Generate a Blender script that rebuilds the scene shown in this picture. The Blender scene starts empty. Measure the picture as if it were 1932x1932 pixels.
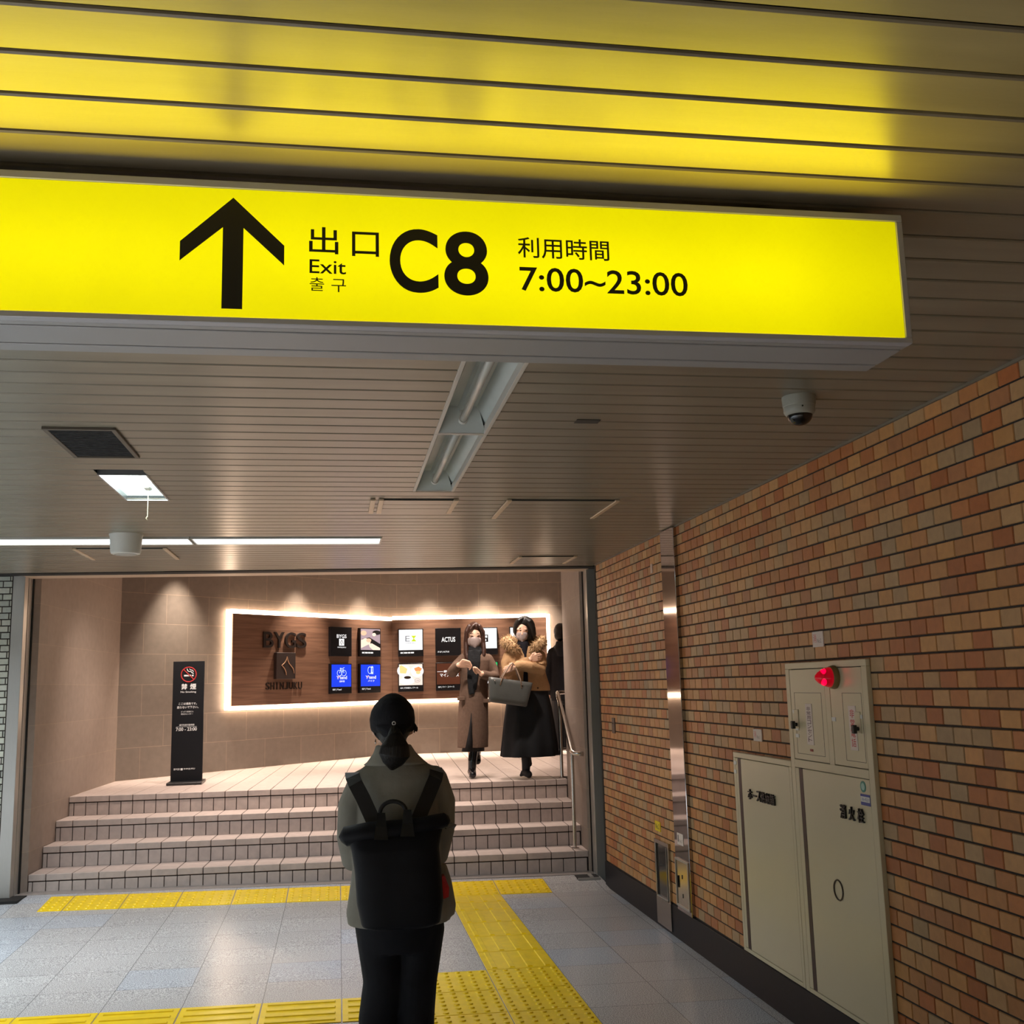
import bpy, bmesh, math, random
from mathutils import Vector, Matrix, Euler
random.seed(7)
SC = bpy.context.scene
COL = SC.collection
PI = math.pi

# ------------------------------------------------------------------ camera, world, lights, exposure
CAM_H = 1.57
F_PX, CX, CY = 1984.75, 966.0, 966.0
YAW, PITCH, ROLL = (math.radians(a) for a in (-9.4798, 9.3550, 1.4657))
RC = (Matrix.Rotation(YAW, 3, 'Z') @ Matrix.Rotation(PITCH, 3, 'X') @ Matrix.Rotation(ROLL, 3, 'Y'))
cam_d = bpy.data.cameras.new('camera')
cam_d.sensor_width = 36.0
cam_d.lens = F_PX / 1932 * 36.0
cam_d.clip_start = 0.05
cam = bpy.data.objects.new('camera', cam_d)
COL.objects.link(cam)
m3 = Matrix((RC.col[0], RC.col[2], -RC.col[1])).transposed()
cam.matrix_world = Matrix.Translation((0, 0, CAM_H)) @ m3.to_4x4()
SC.camera = cam

SC.view_settings.view_transform = 'Standard'
SC.view_settings.look = 'None'
SC.view_settings.gamma = 1.0
SC.view_settings.use_curve_mapping = False
SC.view_settings.exposure = 0.0
SC.cycles.use_denoising = True
SC.cycles.max_bounces = 8
SC.cycles.sample_clamp_indirect = 4.0

w = bpy.data.worlds.new('world'); SC.world = w
w.use_nodes = True
w.node_tree.nodes['Background'].inputs[0].default_value = (0.9, 0.95, 1.0, 1)
w.node_tree.nodes['Background'].inputs[1].default_value = 0.02

CEIL = 2.53
WALLX = 2.083
LO = Vector((2.051, 8.895, 0.0345))          # right end of the first riser; lobby dimensions already scaled about the camera
LA = math.radians(-2.9932)                   # the stairs stand a little askew to the corridor
LU = Vector((math.cos(LA), math.sin(LA), 0)); LN = Vector((-math.sin(LA), math.cos(LA), 0))
def lob(u, v, z=0.0):
    return LO + LU * u + LN * v + Vector((0, 0, z))

def area(name, loc, sx, sy, power, col, rot=(0, 0, 0), spread=180):
    l = bpy.data.lights.new(name, 'AREA'); l.shape = 'RECTANGLE'; l.size = sx; l.size_y = sy
    l.energy = power; l.color = col; l.spread = math.radians(spread)
    o = bpy.data.objects.new(name, l); COL.objects.link(o); o.location = loc; o.rotation_euler = rot
    return o
def spot(name, loc, tgt, power, col, size=60, blend=0.6, r=0.03):
    l = bpy.data.lights.new(name, 'SPOT'); l.energy = power; l.color = col
    l.spot_size = math.radians(size); l.spot_blend = blend; l.shadow_soft_size = r
    o = bpy.data.objects.new(name, l); COL.objects.link(o); o.location = loc
    o.rotation_euler = (Vector(tgt) - Vector(loc)).to_track_quat('-Z', 'Y').to_euler()
    return o
COOL = (0.82, 0.93, 1.0); WARM = (1.0, 0.85, 0.745)
# corridor ceiling battens: the lit row ahead on the left, and unseen lamps assumed left of and behind the viewer
area('batten_light_ahead', (-0.32, 6.91, 2.515), 1.15, 0.2, 17, COOL, spread=140)
area('batten_light_ahead', (-1.53, 6.91, 2.515), 1.15, 0.2, 17, COOL, spread=140)
area('batten_light_ahead', (-3.4, 6.91, 2.515), 2.4, 0.2, 60, COOL, spread=150)  # unseen stretch of the row past the left edge, put in for its light
area('assumed_light_side', (-5.2, 3.5, 2.50), 0.3, 5.0, 420, COOL, spread=125)
area('assumed_light_side', (-3.0, 1.2, 2.50), 0.25, 2.4, 125, (0.92, 0.96, 1.0), spread=120)
area('assumed_light_behind', (-0.9, -1.6, 2.50), 2.4, 0.25, 85, (1.0, 0.93, 0.82), spread=120)
# lobby: recessed lamps in its high ceiling
LZ = 3.22
for (u, v, p) in ((-3.4, 1.5, 26), (-1.9, 1.4, 26), (-0.5, 1.3, 24), (-2.6, 2.9, 22), (-0.8, 3.6, 24), (1.2, 3.6, 24), (-0.9, 0.35, 20), (-2.2, 0.35, 20), (-3.6, 0.35, 20)):
    p0 = lob(u, v, LZ - 0.1)
    # unseen front row, added and tilted onto the landing to brighten the faces
    aim = lob(u, 1.55, 0.9) if v < 0.5 else p0 - Vector((0, 0, 1))
    spot('lobby_downlight', p0, aim, p * (8.0 if v < 0.5 else 5.6), WARM, 84, 0.7, 0.05)
WASH = ((-3.76, 2.78), (-2.56, 4.06), (-1.80, 4.86), (-1.12, 5.16), (-0.36, 5.16), (0.45, 5.16), (1.3, 5.16))
for (u, v) in WASH:
    p0 = lob(u, v, LZ + 0.02)
    t = lob(u - 0.10, v + 0.10, 0.9) if u < -1.7 else lob(u, v + 0.14, 0.9)
    spot('wall_washer', p0, t, 380, (1.0, 0.85, 0.70), 62, 1.0, 0.03)

# ------------------------------------------------------------------ helpers
def srgb(r, g, b):
    f = lambda c: (c / 12.92 if c <= 0.04045 else ((c + 0.055) / 1.055) ** 2.4)
    return (f(r / 255), f(g / 255), f(b / 255), 1)

MATS = {}
def mat(name, col, rough=0.5, metal=0.0, spec=0.5, noise=0.0, nscale=30, bump=0.0, bscale=80, emit=None, estr=0.0, coat=0.0, aniso=None, stretch=None):
    if name in MATS: return MATS[name]
    m = bpy.data.materials.new(name); m.use_nodes = True
    nt = m.node_tree; b = nt.nodes['Principled BSDF']
    b.inputs['Base Color'].default_value = col
    b.inputs['Roughness'].default_value = rough
    b.inputs['Metallic'].default_value = metal
    b.inputs['Specular IOR Level'].default_value = spec
    b.inputs['Coat Weight'].default_value = coat
    tc = nt.nodes.new('ShaderNodeTexCoord')
    vec = tc.outputs['Object']
    if stretch:
        mp = nt.nodes.new('ShaderNodeMapping'); mp.inputs['Scale'].default_value = stretch
        nt.links.new(vec, mp.inputs['Vector']); vec = mp.outputs['Vector']
    if noise > 0:
        n = nt.nodes.new('ShaderNodeTexNoise'); n.inputs['Scale'].default_value = nscale; n.inputs['Detail'].default_value = 5
        nt.links.new(vec, n.inputs['Vector'])
        r = nt.nodes.new('ShaderNodeMapRange'); r.inputs[1].default_value = 0.3; r.inputs[2].default_value = 0.7
        r.inputs[3].default_value = 1 - noise; r.inputs[4].default_value = 1 + noise
        nt.links.new(n.outputs['Fac'], r.inputs[0])
        mx = nt.nodes.new('ShaderNodeMix'); mx.data_type = 'RGBA'; mx.blend_type = 'MULTIPLY'; mx.inputs[0].default_value = 1
        mx.inputs[6].default_value = col
        nt.links.new(r.outputs[0], mx.inputs[7]); nt.links.new(mx.outputs[2], b.inputs['Base Color'])
    if bump > 0:
        n2 = nt.nodes.new('ShaderNodeTexNoise'); n2.inputs['Scale'].default_value = bscale; n2.inputs['Detail'].default_value = 4
        nt.links.new(vec, n2.inputs['Vector'])
        bp = nt.nodes.new('ShaderNodeBump'); bp.inputs['Strength'].default_value = bump; bp.inputs['Distance'].default_value = 0.01
        nt.links.new(n2.outputs['Fac'], bp.inputs['Height']); nt.links.new(bp.outputs['Normal'], b.inputs['Normal'])
    if emit:
        b.inputs['Emission Color'].default_value = emit
        b.inputs['Emission Strength'].default_value = estr
    MATS[name] = m
    return m

class MB:
    """collects shapes in one bmesh"""
    def __init__(s): s.bm = bmesh.new()
    def box(s, x0, x1, y0, y1, z0, z1, bev=0.0, seg=1):
        r = bmesh.ops.create_cube(s.bm, size=1)
        vs = r['verts']
        bmesh.ops.scale(s.bm, vec=(abs(x1 - x0), abs(y1 - y0), abs(z1 - z0)), verts=vs)
        bmesh.ops.translate(s.bm, vec=((x0 + x1) / 2, (y0 + y1) / 2, (z0 + z1) / 2), verts=vs)
        if bev > 0:
            es = list({e for v in vs for e in v.link_edges})
            bmesh.ops.bevel(s.bm, geom=es, offset=bev, segments=seg, affect='EDGES', profile=0.5)
        return s
    def rings(s, rs, cap=True, closed=False):
        """rs: list of equal-length point lists"""
        vr = [[s.bm.verts.new(p) for p in r] for r in rs]
        n = len(vr[0])
        pairs = list(zip(vr, vr[1:])) + ([(vr[-1], vr[0])] if closed else [])
        for a, b in pairs:
            for i in range(n):
                try: s.bm.faces.new((a[i], a[(i + 1) % n], b[(i + 1) % n], b[i]))
                except ValueError: pass
        if cap and not closed:
            s.bm.faces.new(list(reversed(vr[0]))); s.bm.faces.new(vr[-1])
        return s
    def lathe(s, prof, c=(0, 0, 0), axis='Z', seg=32):
        """prof: (r, h) pairs"""
        rs = []
        for r, h in prof:
            ring = []
            for i in range(seg):
                a = 2 * PI * i / seg
                x, y = max(r, 1e-5) * math.cos(a), max(r, 1e-5) * math.sin(a)
                p = {'Z': (x, y, h), 'Y': (x, h, -y), 'X': (h, x, y)}[axis]
                ring.append(Vector(p) + Vector(c))
            rs.append(ring)
        return s.rings(rs)
    def tube(s, path, rad, seg=12, cap=True, flat=None):
        """rad: number or list; flat: (a, b) multipliers"""
        path = [Vector(p) for p in path]
        n = len(path)
        rad = rad if isinstance(rad, (list, tuple)) else [rad] * n
        up = None; rs = []
        for i, p in enumerate(path):
            t = (path[min(i + 1, n - 1)] - path[max(i - 1, 0)]).normalized()
            if up is None:
                up = Vector((0, 0, 1)) if abs(t.z) < 0.9 else Vector((0, 1, 0))
            a = t.cross(up).normalized(); b = a.cross(t).normalized(); up = b
            fa, fb = flat if flat else (1, 1)
            rs.append([p + a * (rad[i] * fa * math.cos(2 * PI * k / seg)) + b * (rad[i] * fb * math.sin(2 * PI * k / seg)) for k in range(seg)])
        return s.rings(rs, cap)
    def capsule(s, path, rad, seg=14):
        """tube with round ends"""
        path = [Vector(p) for p in path]; n = len(path)
        rad = list(rad) if isinstance(rad, (list, tuple)) else [rad] * n
        d0 = (path[0] - path[1]).normalized(); d1 = (path[-1] - path[-2]).normalized()
        P, Rr = [], []
        for k in (0.97, 0.75, 0.4): P.append(path[0] + d0 * rad[0] * k); Rr.append(rad[0] * math.sqrt(max(0.02, 1 - k * k)))
        P += path; Rr += rad
        for k in (0.4, 0.75, 0.97): P.append(path[-1] + d1 * rad[-1] * k); Rr.append(rad[-1] * math.sqrt(max(0.02, 1 - k * k)))
        return s.tube(P, Rr, seg)
    def loft(s, rs, seg=28, pw=2.0, cap=True):
        """rs: (cx, cy, z, rx, ry[, pw])  horizontal super-ellipses"""
        out = []
        for r in rs:
            cx, cy, z, rx, ry = r[:5]; p = r[5] if len(r) > 5 else pw
            ring = []
            for i in range(seg):
                a = 2 * PI * i / seg; c, q = math.cos(a), math.sin(a)
                ring.append((cx + rx * math.copysign(abs(c) ** (2 / p), c), cy + ry * math.copysign(abs(q) ** (2 / p), q), z))
            out.append(ring)
        return s.rings(out, cap)
    def ball(s, c, r, seg=20):
        rx, ry, rz = r if isinstance(r, (tuple, list)) else (r, r, r)
        q = bmesh.ops.create_uvsphere(s.bm, u_segments=seg, v_segments=max(8, seg // 2), radius=1)
        bmesh.ops.scale(s.bm, vec=(rx, ry, rz), verts=q['verts']); bmesh.ops.translate(s.bm, vec=c, verts=q['verts'])
        return s
    def prism(s, pts, y0, y1):
        """polygon in x-z pushed along y"""
        a = [s.bm.verts.new((x, y0, z)) for x, z in pts]; b = [s.bm.verts.new((x, y1, z)) for x, z in pts]
        s.bm.faces.new(a); s.bm.faces.new(list(reversed(b)))
        n = len(pts)
        for i in range(n): s.bm.faces.new((a[(i + 1) % n], a[i], b[i], b[(i + 1) % n]))
        return s
    def quad(s, *p):
        s.bm.faces.new([s.bm.verts.new(q) for q in p]); return s
    def text(s, body, x0, x1, z0, z1, y, depth=0.0006, bold=0.0, vertical=False):
        """lettering fitted into a rectangle on the plane y, facing -y"""
        if vertical:
            n = len(body); h = (z1 - z0) / n
            for i, ch in enumerate(body):
                s.text(ch, x0, x1, z1 - (i + 0.94) * h, z1 - (i + 0.06) * h, y, depth, bold)
            return s
        c = bpy.data.curves.new('lettering', 'FONT'); c.body = body; c.offset = bold * 0.6; c.resolution_u = 10 if len(body) == 1 and ord(body) < 128 else 4
        o = bpy.data.objects.new('lettering', c); COL.objects.link(o)
        dg = bpy.context.evaluated_depsgraph_get()
        me = bpy.data.meshes.new_from_object(o.evaluated_get(dg))
        vs = [v.co.copy() for v in me.vertices]; fs = [list(p.vertices) for p in me.polygons]
        bpy.data.objects.remove(o); bpy.data.curves.remove(c); bpy.data.meshes.remove(me)
        if not vs: return s
        ax, bx = min(v.x for v in vs), max(v.x for v in vs); ay, by = min(v.y for v in vs), max(v.y for v in vs)
        fx = (x1 - x0) / max(1e-6, bx - ax); fz = (z1 - z0) / max(1e-6, by - ay)
        nv = [s.bm.verts.new((x0 + (v.x - ax) * fx, y, z0 + (v.y - ay) * fz)) for v in vs]
        made = []
        for f in fs:
            try: made.append(s.bm.faces.new([nv[i] for i in f]))
            except ValueError: pass
        if depth > 0.002 and made:
            e = bmesh.ops.extrude_face_region(s.bm, geom=made)
            bmesh.ops.translate(s.bm, vec=(0, -depth, 0), verts=[g for g in e['geom'] if isinstance(g, bmesh.types.BMVert)])
        return s
    def mesh(s, name, smooth=False):
        me = bpy.data.meshes.new(name)
        bmesh.ops.recalc_face_normals(s.bm, faces=s.bm.faces[:])
        s.bm.to_mesh(me); s.bm.free()
        if smooth:
            me.shade_smooth()
        return me

def put(name, me, m, parent=None):
    o = bpy.data.objects.new(name, me)
    if m is not None and not me.materials: me.materials.append(m)
    COL.objects.link(o)
    if parent: o.parent = parent
    return o
def part(name, mb, m, parent=None, smooth=False, label=None, angle=None):
    me = mb.mesh(name, smooth)
    o = put(name, me, m, parent)
    if angle is not None: 
        me.set_sharp_from_angle(angle=math.radians(angle)) if hasattr(me, 'set_sharp_from_angle') else None
    if label: o['label'] = label
    return o
def thing(name, label, cat, loc=(0, 0, 0), rotz=0.0, group=None):
    o = bpy.data.objects.new(name, None); o.empty_display_size = 0.1
    COL.objects.link(o); o.location = loc; o.rotation_euler = (0, 0, rotz)
    o['label'] = label; o['category'] = cat; o['kind'] = 'thing'
    if group: o['group'] = group
    return o
def tag(o, label, cat, group=None):
    o['label'] = label; o['category'] = cat; o['kind'] = 'thing'
    if group: o['group'] = group
    return o
def struct(name, mb, m, smooth=False):
    o = part(name, mb, m, None, smooth); o['kind'] = 'structure'; return o
def dup(root, loc, label, rotz=None):
    r = root.copy(); COL.objects.link(r); r.location = loc; r['label'] = label
    if rotz is not None: r.rotation_euler = (0, 0, rotz)
    for ch in list(root.children):
        c = ch.copy(); COL.objects.link(c); c.parent = r
        for g in ch.children:
            d = g.copy(); COL.objects.link(d); d.parent = c
    return r
def fuse(mb, vox, smooth=4, name='fused'):
    """overlapping shapes grown into one continuous skin"""
    me = mb.mesh(name)
    o = bpy.data.objects.new(name, me); COL.objects.link(o)
    r = o.modifiers.new('r', 'REMESH'); r.mode = 'VOXEL'; r.voxel_size = vox
    if smooth:
        q = o.modifiers.new('s', 'SMOOTH'); q.factor = 0.5; q.iterations = smooth
    dg = bpy.context.evaluated_depsgraph_get()
    out = bpy.data.meshes.new_from_object(o.evaluated_get(dg))
    bpy.data.objects.remove(o); bpy.data.meshes.remove(me)
    out.shade_smooth()
    return out
def at(px, py, Y):
    """the point at forward distance Y seen at a pixel of the photograph"""
    d = RC @ Vector(((px - CX) / F_PX, 1, -(py - CY) / F_PX))
    return Vector((0, 0, CAM_H)) + d * (Y / d.y)
# ------------------------------------------------------------------ materials used in many places
M_SLAT = mat('slat_enamel', (0.20, 0.173, 0.124, 1), 0.30, 0.0, 0.6, 0.13, 3.0, 0.015, 60, stretch=(0.7, 5, 1))
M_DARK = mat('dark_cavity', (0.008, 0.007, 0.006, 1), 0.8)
M_BLACK = mat('black_paint', (0.012, 0.012, 0.014, 1), 0.4)
M_STEEL = mat('brushed_steel', (0.46, 0.44, 0.41, 1), 0.30, 0.5, 0.5, 0.05, 14, 0.0, 1, stretch=(60, 60, 1))
M_CHROME = mat('polished_steel', (0.62, 0.58, 0.54, 1), 0.16, 1.0)
M_ALU = mat('satin_aluminium', (0.45, 0.46, 0.48, 1), 0.38, 0.9)
M_WHITE = mat('white_plastic', srgb(205, 203, 195), 0.45)
M_CREAM = mat('cream_enamel', srgb(206, 195, 164), 0.28, 0.0, 0.55, 0.03, 2)
M_STONE = mat('black_granite', (0.006, 0.006, 0.010, 1), 0.42, 0.0, 0.22, 0.3, 60)
M_CURB = mat('grey_stone', srgb(150, 140, 134), 0.3, 0.0, 0.5, 0.12, 120)
M_GROUT = mat('dark_grout', (0.035, 0.026, 0.022, 1), 0.9)
M_STAIR = mat('stair_tile', srgb(184, 168, 160), 0.5, 0.0, 0.4, 0.09, 18, 0.05, 60)
M_YEL = mat('tactile_yellow', (0.94, 0.63, 0.004, 1), 0.3, 0.0, 0.5, 0.08, 14)

def nodes(m):
    return m.node_tree.nodes, m.node_tree.links
def math_node(nt, op, a, b=None):
    n = nt.nodes.new('ShaderNodeMath'); n.operation = op
    for i, v in enumerate((a, b)):
        if v is None: continue
        if isinstance(v, (int, float)): n.inputs[i].default_value = v
        else: nt.links.new(v, n.inputs[i])
    return n.outputs[0]

# floor: speckled 40 cm tiles, a few newer and bluer
def floor_mat():
    m = bpy.data.materials.new('speckled_floor_tile'); m.use_nodes = True
    nt = m.node_tree; b = nt.nodes['Principled BSDF']; N = nt.nodes.new; Lk = nt.links.new
    tc = N('ShaderNodeTexCoord'); sp = N('ShaderNodeSeparateXYZ'); Lk(tc.outputs['Object'], sp.inputs[0])
    px = math_node(nt, 'SUBTRACT', sp.outputs[0], 0.0185)
    q = math_node(nt, 'SUBTRACT', math_node(nt, 'ADD', sp.outputs[1], math_node(nt, 'MULTIPLY', sp.outputs[0], 0.0523)), 5.425)
    cb = N('ShaderNodeCombineXYZ'); Lk(px, cb.inputs[0]); Lk(q, cb.inputs[1])
    br = N('ShaderNodeTexBrick'); br.offset = 0; br.squash = 1
    for k, v in (('Scale', 1.0), ('Mortar Size', 0.0022), ('Mortar Smooth', 0.3), ('Brick Width', 0.4), ('Row Height', 0.393)): br.inputs[k].default_value = v
    Lk(cb.outputs[0], br.inputs['Vector'])
    # per tile random
    fx = math_node(nt, 'FLOOR', math_node(nt, 'DIVIDE', px, 0.4)); fy = math_node(nt, 'FLOOR', math_node(nt, 'DIVIDE', q, 0.393))
    c2 = N('ShaderNodeCombineXYZ'); Lk(fx, c2.inputs[0]); Lk(fy, c2.inputs[1])
    wn = N('ShaderNodeTexWhiteNoise'); wn.noise_dimensions = '2D'; Lk(c2.outputs[0], wn.inputs[0])
    # speckle
    n1 = N('ShaderNodeTexNoise'); n1.inputs['Scale'].default_value = 190; n1.inputs['Detail'].default_value = 3; Lk(tc.outputs['Object'], n1.inputs['Vector'])
    rp = N('ShaderNodeValToRGB'); e = rp.color_ramp.elements
    e[0].position = 0.36; e[0].color = srgb(134, 131, 131); e[1].position = 0.64; e[1].color = srgb(228, 224, 221)
    Lk(n1.outputs['Fac'], rp.inputs[0])
    n3 = N('ShaderNodeTexNoise'); n3.inputs['Scale'].default_value = 1.6; n3.inputs['Detail'].default_value = 4; Lk(tc.outputs['Object'], n3.inputs['Vector'])
    v = math_node(nt, 'MULTIPLY', math_node(nt, 'ADD', math_node(nt, 'MULTIPLY', wn.outputs['Value'], 0.10), 0.88), math_node(nt, 'ADD', math_node(nt, 'MULTIPLY', n3.outputs['Fac'], 0.2), 0.9))
    mx = N('ShaderNodeMix'); mx.data_type = 'RGBA'; mx.blend_type = 'MULTIPLY'; mx.inputs[0].default_value = 1
    Lk(rp.outputs[0], mx.inputs[6]); Lk(v, mx.inputs[7])
    blue = math_node(nt, 'GREATER_THAN', wn.outputs['Value'], 0.80)
    mb = N('ShaderNodeMix'); mb.data_type = 'RGBA'; mb.blend_type = 'MULTIPLY'; Lk(math_node(nt, 'MULTIPLY', blue, 0.5), mb.inputs[0])
    Lk(mx.outputs[2], mb.inputs[6]); mb.inputs[7].default_value = (0.82, 0.95, 1.12, 1)
    mj = N('ShaderNodeMix'); mj.data_type = 'RGBA'; Lk(math_node(nt, 'MULTIPLY', br.outputs['Fac'], 0.75), mj.inputs[0])
    Lk(mb.outputs[2], mj.inputs[6]); mj.inputs[7].default_value = (0.10, 0.095, 0.10, 1)
    Lk(mj.outputs[2], b.inputs['Base Color'])
    b.inputs['Roughness'].default_value = 0.27
    return m

def zf(x, y):
    """corridor floor bent to fit image pixels: it climbs slightly towards the stairs, more so on the left"""
    t = min(1, max(0, (1.57 - x) / 3.7))
    q = y + 0.0523 * x
    def seg(pts):
        if q <= pts[0][0]: return pts[0][1]
        for (a, za), (b_, zb) in zip(pts, pts[1:]):
            if q <= b_: return za + (zb - za) * (q - a) / (b_ - a)
        return pts[-1][1]
    left = seg([(5.9, 0), (8.335, 0.0365), (8.73, 0.068), (9.6, 0.07)])
    right = seg([(8.335, 0), (8.73, 0.0345), (9.6, 0.0345)])
    return right + (left - right) * t

fl = MB()
xs = [-9, -7, -5, -4, -3, -2.13, -1.5, -1, -0.5, 0, 0.5, 1, 1.57, 2.083]
qs = [-4.5, -2, 0, 2, 4, 5, 5.9, 6.7, 7.5, 8.335, 8.53, 8.73, 9.05]
gv = [[fl.bm.verts.new((x, q - 0.0523 * x, zf(x, q - 0.0523 * x))) for x in xs] for q in qs]
for r in range(len(qs) - 1):
    for c in range(len(xs) - 1): fl.bm.faces.new((gv[r][c], gv[r][c + 1], gv[r + 1][c + 1], gv[r + 1][c]))
struct('floor', fl, floor_mat())

# ceiling: enamelled strips 12 cm apart with open joints, holes left where the lamps are let in
HOLES = [(0.369, 0.557, 2.72, 5.12), (-1.043, -0.838, 4.748, 5.40), (-2.13, 0.276, 6.772, 7.046), (-4.6, -2.17, 6.772, 7.046)]
ce = MB()
k = -48
while True:
    yc = 1.786 + 0.1199 * (k + 0.5)
    k += 1
    if yc > 9.0: break
    segs = [(-9.0, 2.079)]
    for (hx0, hx1, hy0, hy1) in HOLES:
        if hy0 - 0.03 < yc < hy1 + 0.03:
            ns = []
            for a, b_ in segs:
                if hx1 <= a or hx0 >= b_: ns.append((a, b_))
                else:
                    if hx0 - a > 0.01: ns.append((a, hx0))
                    if b_ - hx1 > 0.01: ns.append((hx1, b_))
            segs = ns
    h = (0.1199 - 0.0105) / 2
    prof = [(-h, 0.008), (-h, 0.003), (-h + 0.003, 0.0), (h - 0.003, 0.0), (h, 0.003), (h, 0.008)]
    for a, b_ in segs:
        A_ = [ce.bm.verts.new((a, yc + p[0], CEIL + p[1])) for p in prof]; B_ = [ce.bm.verts.new((b_, yc + p[0], CEIL + p[1])) for p in prof]
        for i in range(5): ce.bm.faces.new((A_[i], A_[i + 1], B_[i + 1], B_[i]))
cut = lob(0, -0.44)
bmesh.ops.bisect_plane(ce.bm, geom=ce.bm.verts[:] + ce.bm.edges[:] + ce.bm.faces[:], plane_co=cut, plane_no=LN, clear_outer=True)
cme = ce.mesh('ceiling'); o = put('ceiling', cme, M_SLAT); o['kind'] = 'structure'
cv = MB(); 
# board above the joints, open over the lamp wells
ys = sorted({-4.5, 8.75} | {h[2] for h in HOLES} | {h[3] for h in HOLES})
for y0, y1 in zip(ys, ys[1:]):
    segs = [(-9.0, 2.2)]
    for (hx0, hx1, hy0, hy1) in HOLES:
        if hy0 <= y0 + 1e-4 and hy1 >= y1 - 1e-4:
            ns = []
            for a, b_ in segs:
                if hx1 <= a or hx0 >= b_: ns.append((a, b_))
                else: ns += [(a, hx0), (hx1, b_)]
            segs = ns
    for a, b_ in segs: cv.box(a, b_, y0, y1, CEIL + 0.028, CEIL + 0.04)
for (hx0, hx1, hy0, hy1) in HOLES:
    cv.box(hx0 - .05, hx1 + .05, hy0 - .05, hy1 + .05, CEIL + 0.13, CEIL + 0.14)
struct('ceiling_void', cv, M_DARK)

# right wall: small fired bricks, 108 x 63 mm
def brick_mat():
    m = mat('fired_brick', (0.5, 0.3, 0.15, 1), 0.42, 0.0, 0.4, 0.0, 1, 0.12, 70)
    nt = m.node_tree; b = nt.nodes['Principled BSDF']
    at_ = nt.nodes.new('ShaderNodeAttribute'); at_.attribute_name = 'brick_tone'
    tc = nt.nodes.new('ShaderNodeTexCoord'); n = nt.nodes.new('ShaderNodeTexNoise'); n.inputs['Scale'].default_value = 35; n.inputs['Detail'].default_value = 6
    nt.links.new(tc.outputs['Object'], n.inputs['Vector'])
    r = nt.nodes.new('ShaderNodeMapRange'); r.inputs[3].default_value = 0.8; r.inputs[4].default_value = 1.2; nt.links.new(n.outputs['Fac'], r.inputs[0])
    mx = nt.nodes.new('ShaderNodeMix'); mx.data_type = 'RGBA'; mx.blend_type = 'MULTIPLY'; mx.inputs[0].default_value = 1
    nt.links.new(at_.outputs['Color'], mx.inputs[6]); nt.links.new(r.outputs[0], mx.inputs[7]); nt.links.new(mx.outputs[2], b.inputs['Base Color'])
    return m
PAL = [srgb(*c) for c in ((186, 120, 72), (190, 128, 78), (198, 142, 88), (196, 148, 98), (188, 146, 100), (176, 106, 62), (178, 144, 104), (174, 118, 78), (198, 144, 88), (172, 142, 106), (180, 112, 66), (190, 136, 86), (184, 128, 80), (192, 140, 92))]
def brick_field(mb, rects, u0, u1, z0, z1, pu, pz, phase_u, phase_z, joint, depth, place, pal):
    cl = mb.bm.loops.layers.float_color.new('brick_tone')
    r = int(math.floor((z0 - phase_z) / pz))
    while phase_z + r * pz < z1:
        za, zb = max(z0, phase_z + r * pz + joint / 2), min(z1, phase_z + (r + 1) * pz - joint / 2)
        off = phase_u + (pu / 2 if r % 2 else 0)
        c = int(math.floor((u0 - off) / pu))
        while off + c * pu < u1:
            ua, ub = max(u0, off + c * pu + joint * 0.4), min(u1, off + (c + 1) * pu - joint * 0.4)
            c += 1
            if ub - ua < 0.006 or zb - za < 0.006: continue
            col = random.choice(pal); g = random.uniform(0.90, 1.08); col = (col[0] * g, col[1] * g, col[2] * g, 1)
            skip = False
            for (ra, rb, rz0, rz1) in rects:
                if ua >= ra and ub <= rb and za >= rz0 and zb <= rz1: skip = True
            if skip: continue
            ch = min(0.0022, (ub - ua) / 3)
            P = [(ua, za), (ub, za), (ub, zb), (ua, zb)]
            I = [(ua + ch, za + ch), (ub - ch, za + ch), (ub - ch, zb - ch), (ua + ch, zb - ch)]
            vo = [mb.bm.verts.new(place(u, z, 0.0)) for u, z in P]; vi = [mb.bm.verts.new(place(u, z, depth)) for u, z in I]
            fs = [mb.bm.faces.new(vi)] + [mb.bm.faces.new((vo[i], vo[(i + 1) % 4], vi[(i + 1) % 4], vi[i])) for i in range(4)]
            for f in fs:
                for l in f.loops: l[cl] = col
        r += 1
bw = MB()
COVER = [(3.935, 4.70, 0.2, 1.63), (4.70, 5.44, 0.2, 1.19), (6.26, 6.51, 0.19, 2.53), (6.70, 6.96, 0.19, 0.53)]
brick_field(bw, COVER, 0.4, 8.36, 0.192, 2.522, 0.108, 0.0632, 3.012, 1.5205, 0.0062, 0.004, lambda u, z, d: (WALLX - d, u, z), PAL)
o = struct('wall_right', bw, brick_mat())
bk = MB(); bk.box(WALLX, WALLX + 0.12, -4.5, 8.36, -0.02, 3.0)
struct('wall_right_core', bk, M_GROUT)
bt = MB(); bt.box(WALLX - 0.012, WALLX, -4.5, 8.395, 0.0, 0.188, 0.003); struct('baseboard_right', bt, M_STONE)
bt = MB(); bt.box(WALLX - 0.012, WALLX + 0.001, -4.5, 8.36, 2.521, 2.531); struct('trim_1', bt, mat('edge_trim', (0.2, 0.17, 0.13, 1), 0.4))
bt = MB(); bt.box(WALLX - 0.004, WALLX + 0.12, 8.362, 8.41, 0.0, 2.53); struct('trim_2', bt, M_DARK)

# rest of the corridor shell, behind and left of the viewer
PLAIN = mat('pale_wall_tile', srgb(168, 160, 140), 0.45, 0.0, 0.4, 0.05, 6)
sh = MB(); sh.box(-9.1, 2.2, -4.6, -4.5, 0, 2.6); struct('wall_rear', sh, PLAIN)
sh = MB(); sh.box(-9.1, -9.0, -4.6, 10.0, 0, 2.6); struct('wall_left', sh, PLAIN)

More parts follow.
